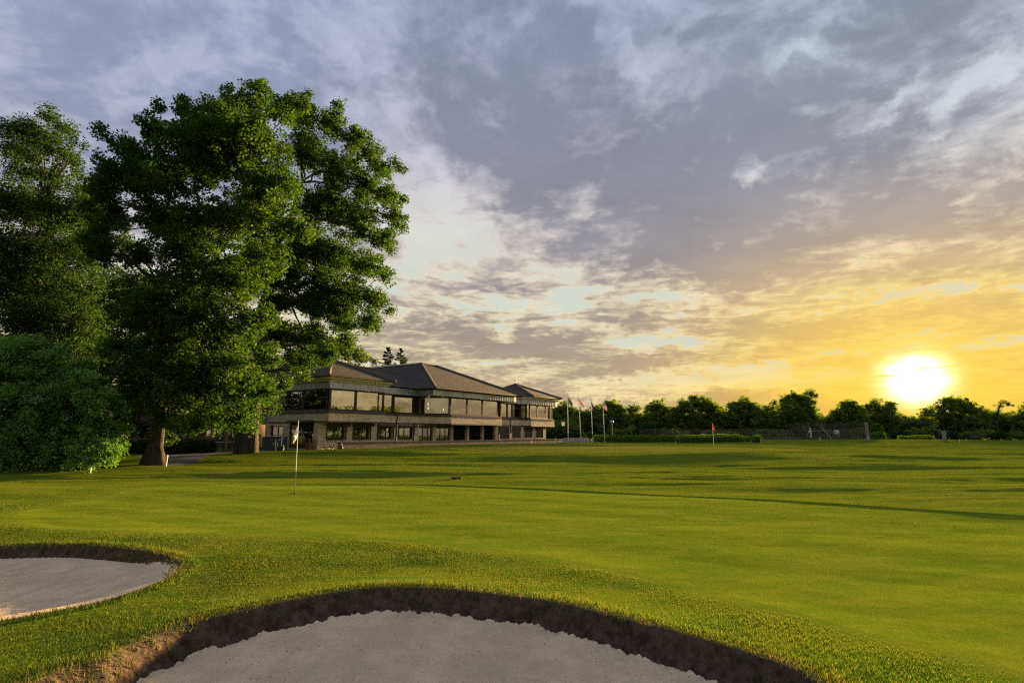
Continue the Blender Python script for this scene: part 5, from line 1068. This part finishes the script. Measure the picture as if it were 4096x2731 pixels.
r = empty('bottle_crate', bw(U(1368, -.25), -.25, FLZ-.05)); tag(r, 'teal grey sack with a white bottle at the left end of the terrace wall', 'sack'); MB().lathe([(.14, 0), (.17, .12), (.13, .3), (.05, .38), (.001, .39)]).build('sack', M_TEAL, r, True); MB().lathe([(.04, .3), (.045, .52), (.02, .56)]).build('bottle', M_WHITE, r)
# ------------------------------------------------------------------ brown brick wing behind the oaks
BX, BY = (1010-CX)/2305*63, 63.0
r = empty('brick_house', (BX, BY, 0), R(172)); tag(r, 'brown brick building with tiled roof, mostly hidden behind the two oaks', 'building')
mb = MB(); wall_run(mb, 'u', 0, .3, 0, 17, 0, 4.6, [(1.2, 2.4, 1.2, 2.5), (4.2, 5.4, 1.2, 2.5), (8.2, 9.5, 0.35, 2.6), (12, 13.4, 1.2, 2.5)]); mb.box(0, .3, -8, -.001, 0, 4.6); mb.box(16.7, 17, -8, -.001, 0, 4.6); mb.build('wall', M_BRICK, r)
for a, b_, z0 in ((1.2, 2.4, 1.2), (4.2, 5.4, 1.2), (12, 13.4, 1.2)): window(a, b_, .15, z0, 2.5, [(a+b_)/2], gm=M_GLASS2, parent=r)
MB().box(8.2, 9.5, .1, .16, .35, 2.6).build('door', M_PIPE, r); MB().box(-.4, 17.4, -8.4, .5, 4.6, 4.72).build('eaves', M_CREAM, r)
mb = MB(); mb.face([(-.5, .6, 4.725), (17.5, .6, 4.725), (14, -4, 7.2), (3.5, -4, 7.2)]); mb.face([(-.5, .6, 4.725), (3.5, -4, 7.2), (-.5, -8.6, 4.725)]); mb.face([(17.5, .6, 4.725), (17.5, -8.6, 4.725), (14, -4, 7.2)]); mb.face([(-.5, -8.6, 4.725), (3.5, -4, 7.2), (14, -4, 7.2), (17.5, -8.6, 4.725)]); mb.build('roof', M_TILE, r)
# pergola
M_TIMB = simple('warm_timber', (.24, .155, .075), (.16, .10, .05), .75, 0, 3, .3, .3)
pg = ground_at(845, 47); r = empty('pergola', pg); tag(r, 'timber pergola of square posts and beams left of the oak by the entrance', 'pergola')
def loc(px, d): v = Vector((*gp(px, d), 0)); return (v.x-pg.x, v.y-pg.y, hz(*gp(px, d))-pg.z)
PP = [(752, 52), (820, 51), (848, 46.8), (906, 47.5), (942, 52.5)]
for px, d in PP:
    x, y, z = loc(px, d); MB().box(x-.09, x+.09, y-.09, y+.09, z-.2, 2.62).build('post', M_TIMB, r); MB().bar((x, y, 2.3), (x+.42, y-.1, 2.62), .08, .1).build('corner_brace', M_TIMB, r)
for a, b_ in ((0, 4), (2, 3)):
    xa, ya, _ = loc(*PP[a]); xb, yb, _ = loc(*PP[b_]); MB().bar((xa-.4, ya, 2.72), (xb+.4, yb, 2.72), .10, .18).build('beam', M_TIMB, r)
for k in range(6):
    f = k/5; xa, ya, _ = loc(752+190*f, 52.3); MB().bar((xa, ya+.4, 2.88), (xa+1.2, ya-5.5, 2.88), .07, .14).build('rafter', M_TIMB, r)
# deck fence with ball topped posts
fg = ground_at(548, 45); r = empty('deck_fence', fg); tag(r, 'timber deck fence with capped posts and thin dark balusters behind the near oak', 'fence')
FP = [(440, 45.5), (548, 45), (592, 51), (712, 44.5), (774, 47.3), (838, 46.4)]
def loc2(px, d): v = Vector((*gp(px, d), 0)); return (v.x-fg.x, v.y-fg.y, hz(*gp(px, d))-fg.z)
for px, d in FP: x, y, z = loc2(px, d); p = MB().box(x-.09, x+.09, y-.09, y+.09, z-.1, z+1.25).build('post', M_TIMB, r); MB().lathe([(.13, 0), (.13, .03), (.08, .05), (.001, .12)], (x, y, z+1.251), 8).build('cap', M_TIMB, p)
SEG = [(0, 1), (1, 3), (3, 4), (4, 5)]
for a, b_ in SEG:
    A_, B_ = Vector(loc2(*FP[a])), Vector(loc2(*FP[b_])); up = Vector((0, 0, 1)); MB().bar(A_+up*1.12, B_+up*1.12, .06, .08).build('rail', M_TIMB, r); mb = MB(); n = int((B_-A_).length/.13); mb.bar(A_+up*.16, B_+up*.16, .03)
    for k in range(1, n): p = A_+(B_-A_)*k/n; mb.bar(p+up*.16, p+up*1.08, .018)
    mb.build('balusters', M_PIPE, r)
# tables and benches on the deck
def pub_table(px, d, lab, rz=0):
    r = empty('outdoor_table', ground_at(px, d), rz); tag(r, lab, 'outdoor table', 'outdoor tables under the trees')
    MB().box(-.8, .8, -.4, .4, .72, .76).build('tabletop', M_ZINC, r)
    for y in (-.75, .75): MB().box(-.8, .8, y-.13, y+.13, .42, .46).build('bench', M_TRIM, r)
    for x in (-.6, .6): MB().bar((x, -.8, 0), (x, .1, .72), .06).bar((x, .8, 0), (x, -.1, .72), .06).bar((x, -.8, .40), (x, .8, .40), .05).build('leg_frame', M_PIPE, r)
pub_table(885, 52, 'outdoor table with benches between the two tall pergola posts'); pub_table(935, 51, 'outdoor table with benches just left of the thickest oak trunk', .2); pub_table(795, 52.5, 'outdoor table with benches behind the fence by the left pergola post', .1); pub_table(620, 52, 'outdoor table behind the deck fence, left of the near oak', .2)
r = empty('parasol', ground_at(530, 54)); tag(r, 'folded back white parasol top showing above the deck fence', 'parasol'); MB().tube([(0, 0, 0), (0, 0, 1.9)], .03, 6).build('pole', M_PIPE, r); MB().lathe([(1.25, 1.62), (.6, 1.76), (.05, 1.86), (.001, 1.9)], n=8).build('canopy', M_WHITE, r)
for k, (px, d, lab) in enumerate([(700, 43.5, 'low dark shrub in front of the deck fence, right of the near oak'), (790, 45.2, 'dark shrub between the fence post and the stone planter'), (735, 46, 'leafy shrub at the foot of the left pergola post'), (820, 46.6, 'small shrub beside the thick pergola post'), (590, 44.4, 'dark shrub with reddish tips left of the near oak trunk'), (500, 44.6, 'shrub peeping past the laurel under the fence')]):
    x, y = gp(px, d); hedge('shrub', [(x-.9, y), (x+.9, y)], 1.1, .8+.1*(k % 2), 300+k, lab, 'shrubs along the deck', m_=M_OAK2, leaf=.13)
o = MB().box(-.35, .35, -.3, .3, -.1, .55).build('stone_planter', M_WALLST); o.location = ground_at(714, 43.9); tag(o, 'squat stone pier under the capped fence post', 'planter')
o = MB().box(-.45, .45, -.3, .3, -.1, .42).build('stone_planter', M_WALLST); o.location = ground_at(800, 45.9); tag(o, 'low stone planter left of the thick pergola post', 'planter')
# a few leaves and divots on the turf
M_DRYL = leaf_mat('dry_leaf', (.30, .16, .05), (.38, .24, .09), (.42, .32, .14), .3)
def fleck(nm, px, py, sz, m_, lab, cat, grp):
    x, y = flat(px, py, .02); z = hz(x, y); a = rs.uniform(0, 6); mb = MB(); c, s = math.cos(a)*sz, math.sin(a)*sz
    mb.V = [(-c, -s, 0), (s*.5, -c*.5, sz*.15), (c, s, sz*.35), (-s*.5, c*.5, sz*.25), (-c*.1, -s*.1, sz*.5)]; mb.F = [[0, 1, 4], [1, 2, 4], [2, 3, 4], [3, 0, 4]]; o = mb.build(nm, m_); o.location = (x, y, z+.006); o['tone'] = .5; tag(o, lab, cat, grp)
for k, (px, py) in enumerate([(48, 2155), (75, 2098), (520, 1929), (3720, 2004), (3440, 2016), (3815, 2092), (3660, 2086), (3530, 1973), (3165, 1937)]):
    fleck('fallen_leaf', px, py, .035 if py > 2050 else .05, M_DRYL, 'dry fallen leaf '+['on the turf above the left bunker, nearer its edge', 'on the turf above the left bunker, nearer the green', 'behind the left end of the near green', 'in the right fairway, brightest of four', 'in the right fairway, left of the brightest one', 'near the back edge of the green at the right', 'on the back edge of the green', 'in the middle of the fairway below the sun', 'in the brown patch of the fairway'][k], 'leaf', 'dry leaves scattered on the turf')
o = MB(); [o.ball((dx_, dy_, .03), .05+.02*rs.rand(), 8, (1.2, 1, .7)) for dx_, dy_ in ((-.12, 0), (-.03, .03), (.07, .0), (.13, .04))]; o = o.build('divot_clods', M_SOIL, None, True); x, y = gp(1828, 22.6); o.location = (x, y, hz(x, y)); tag(o, 'little dark clods of turf on the rough behind the green', 'clods')
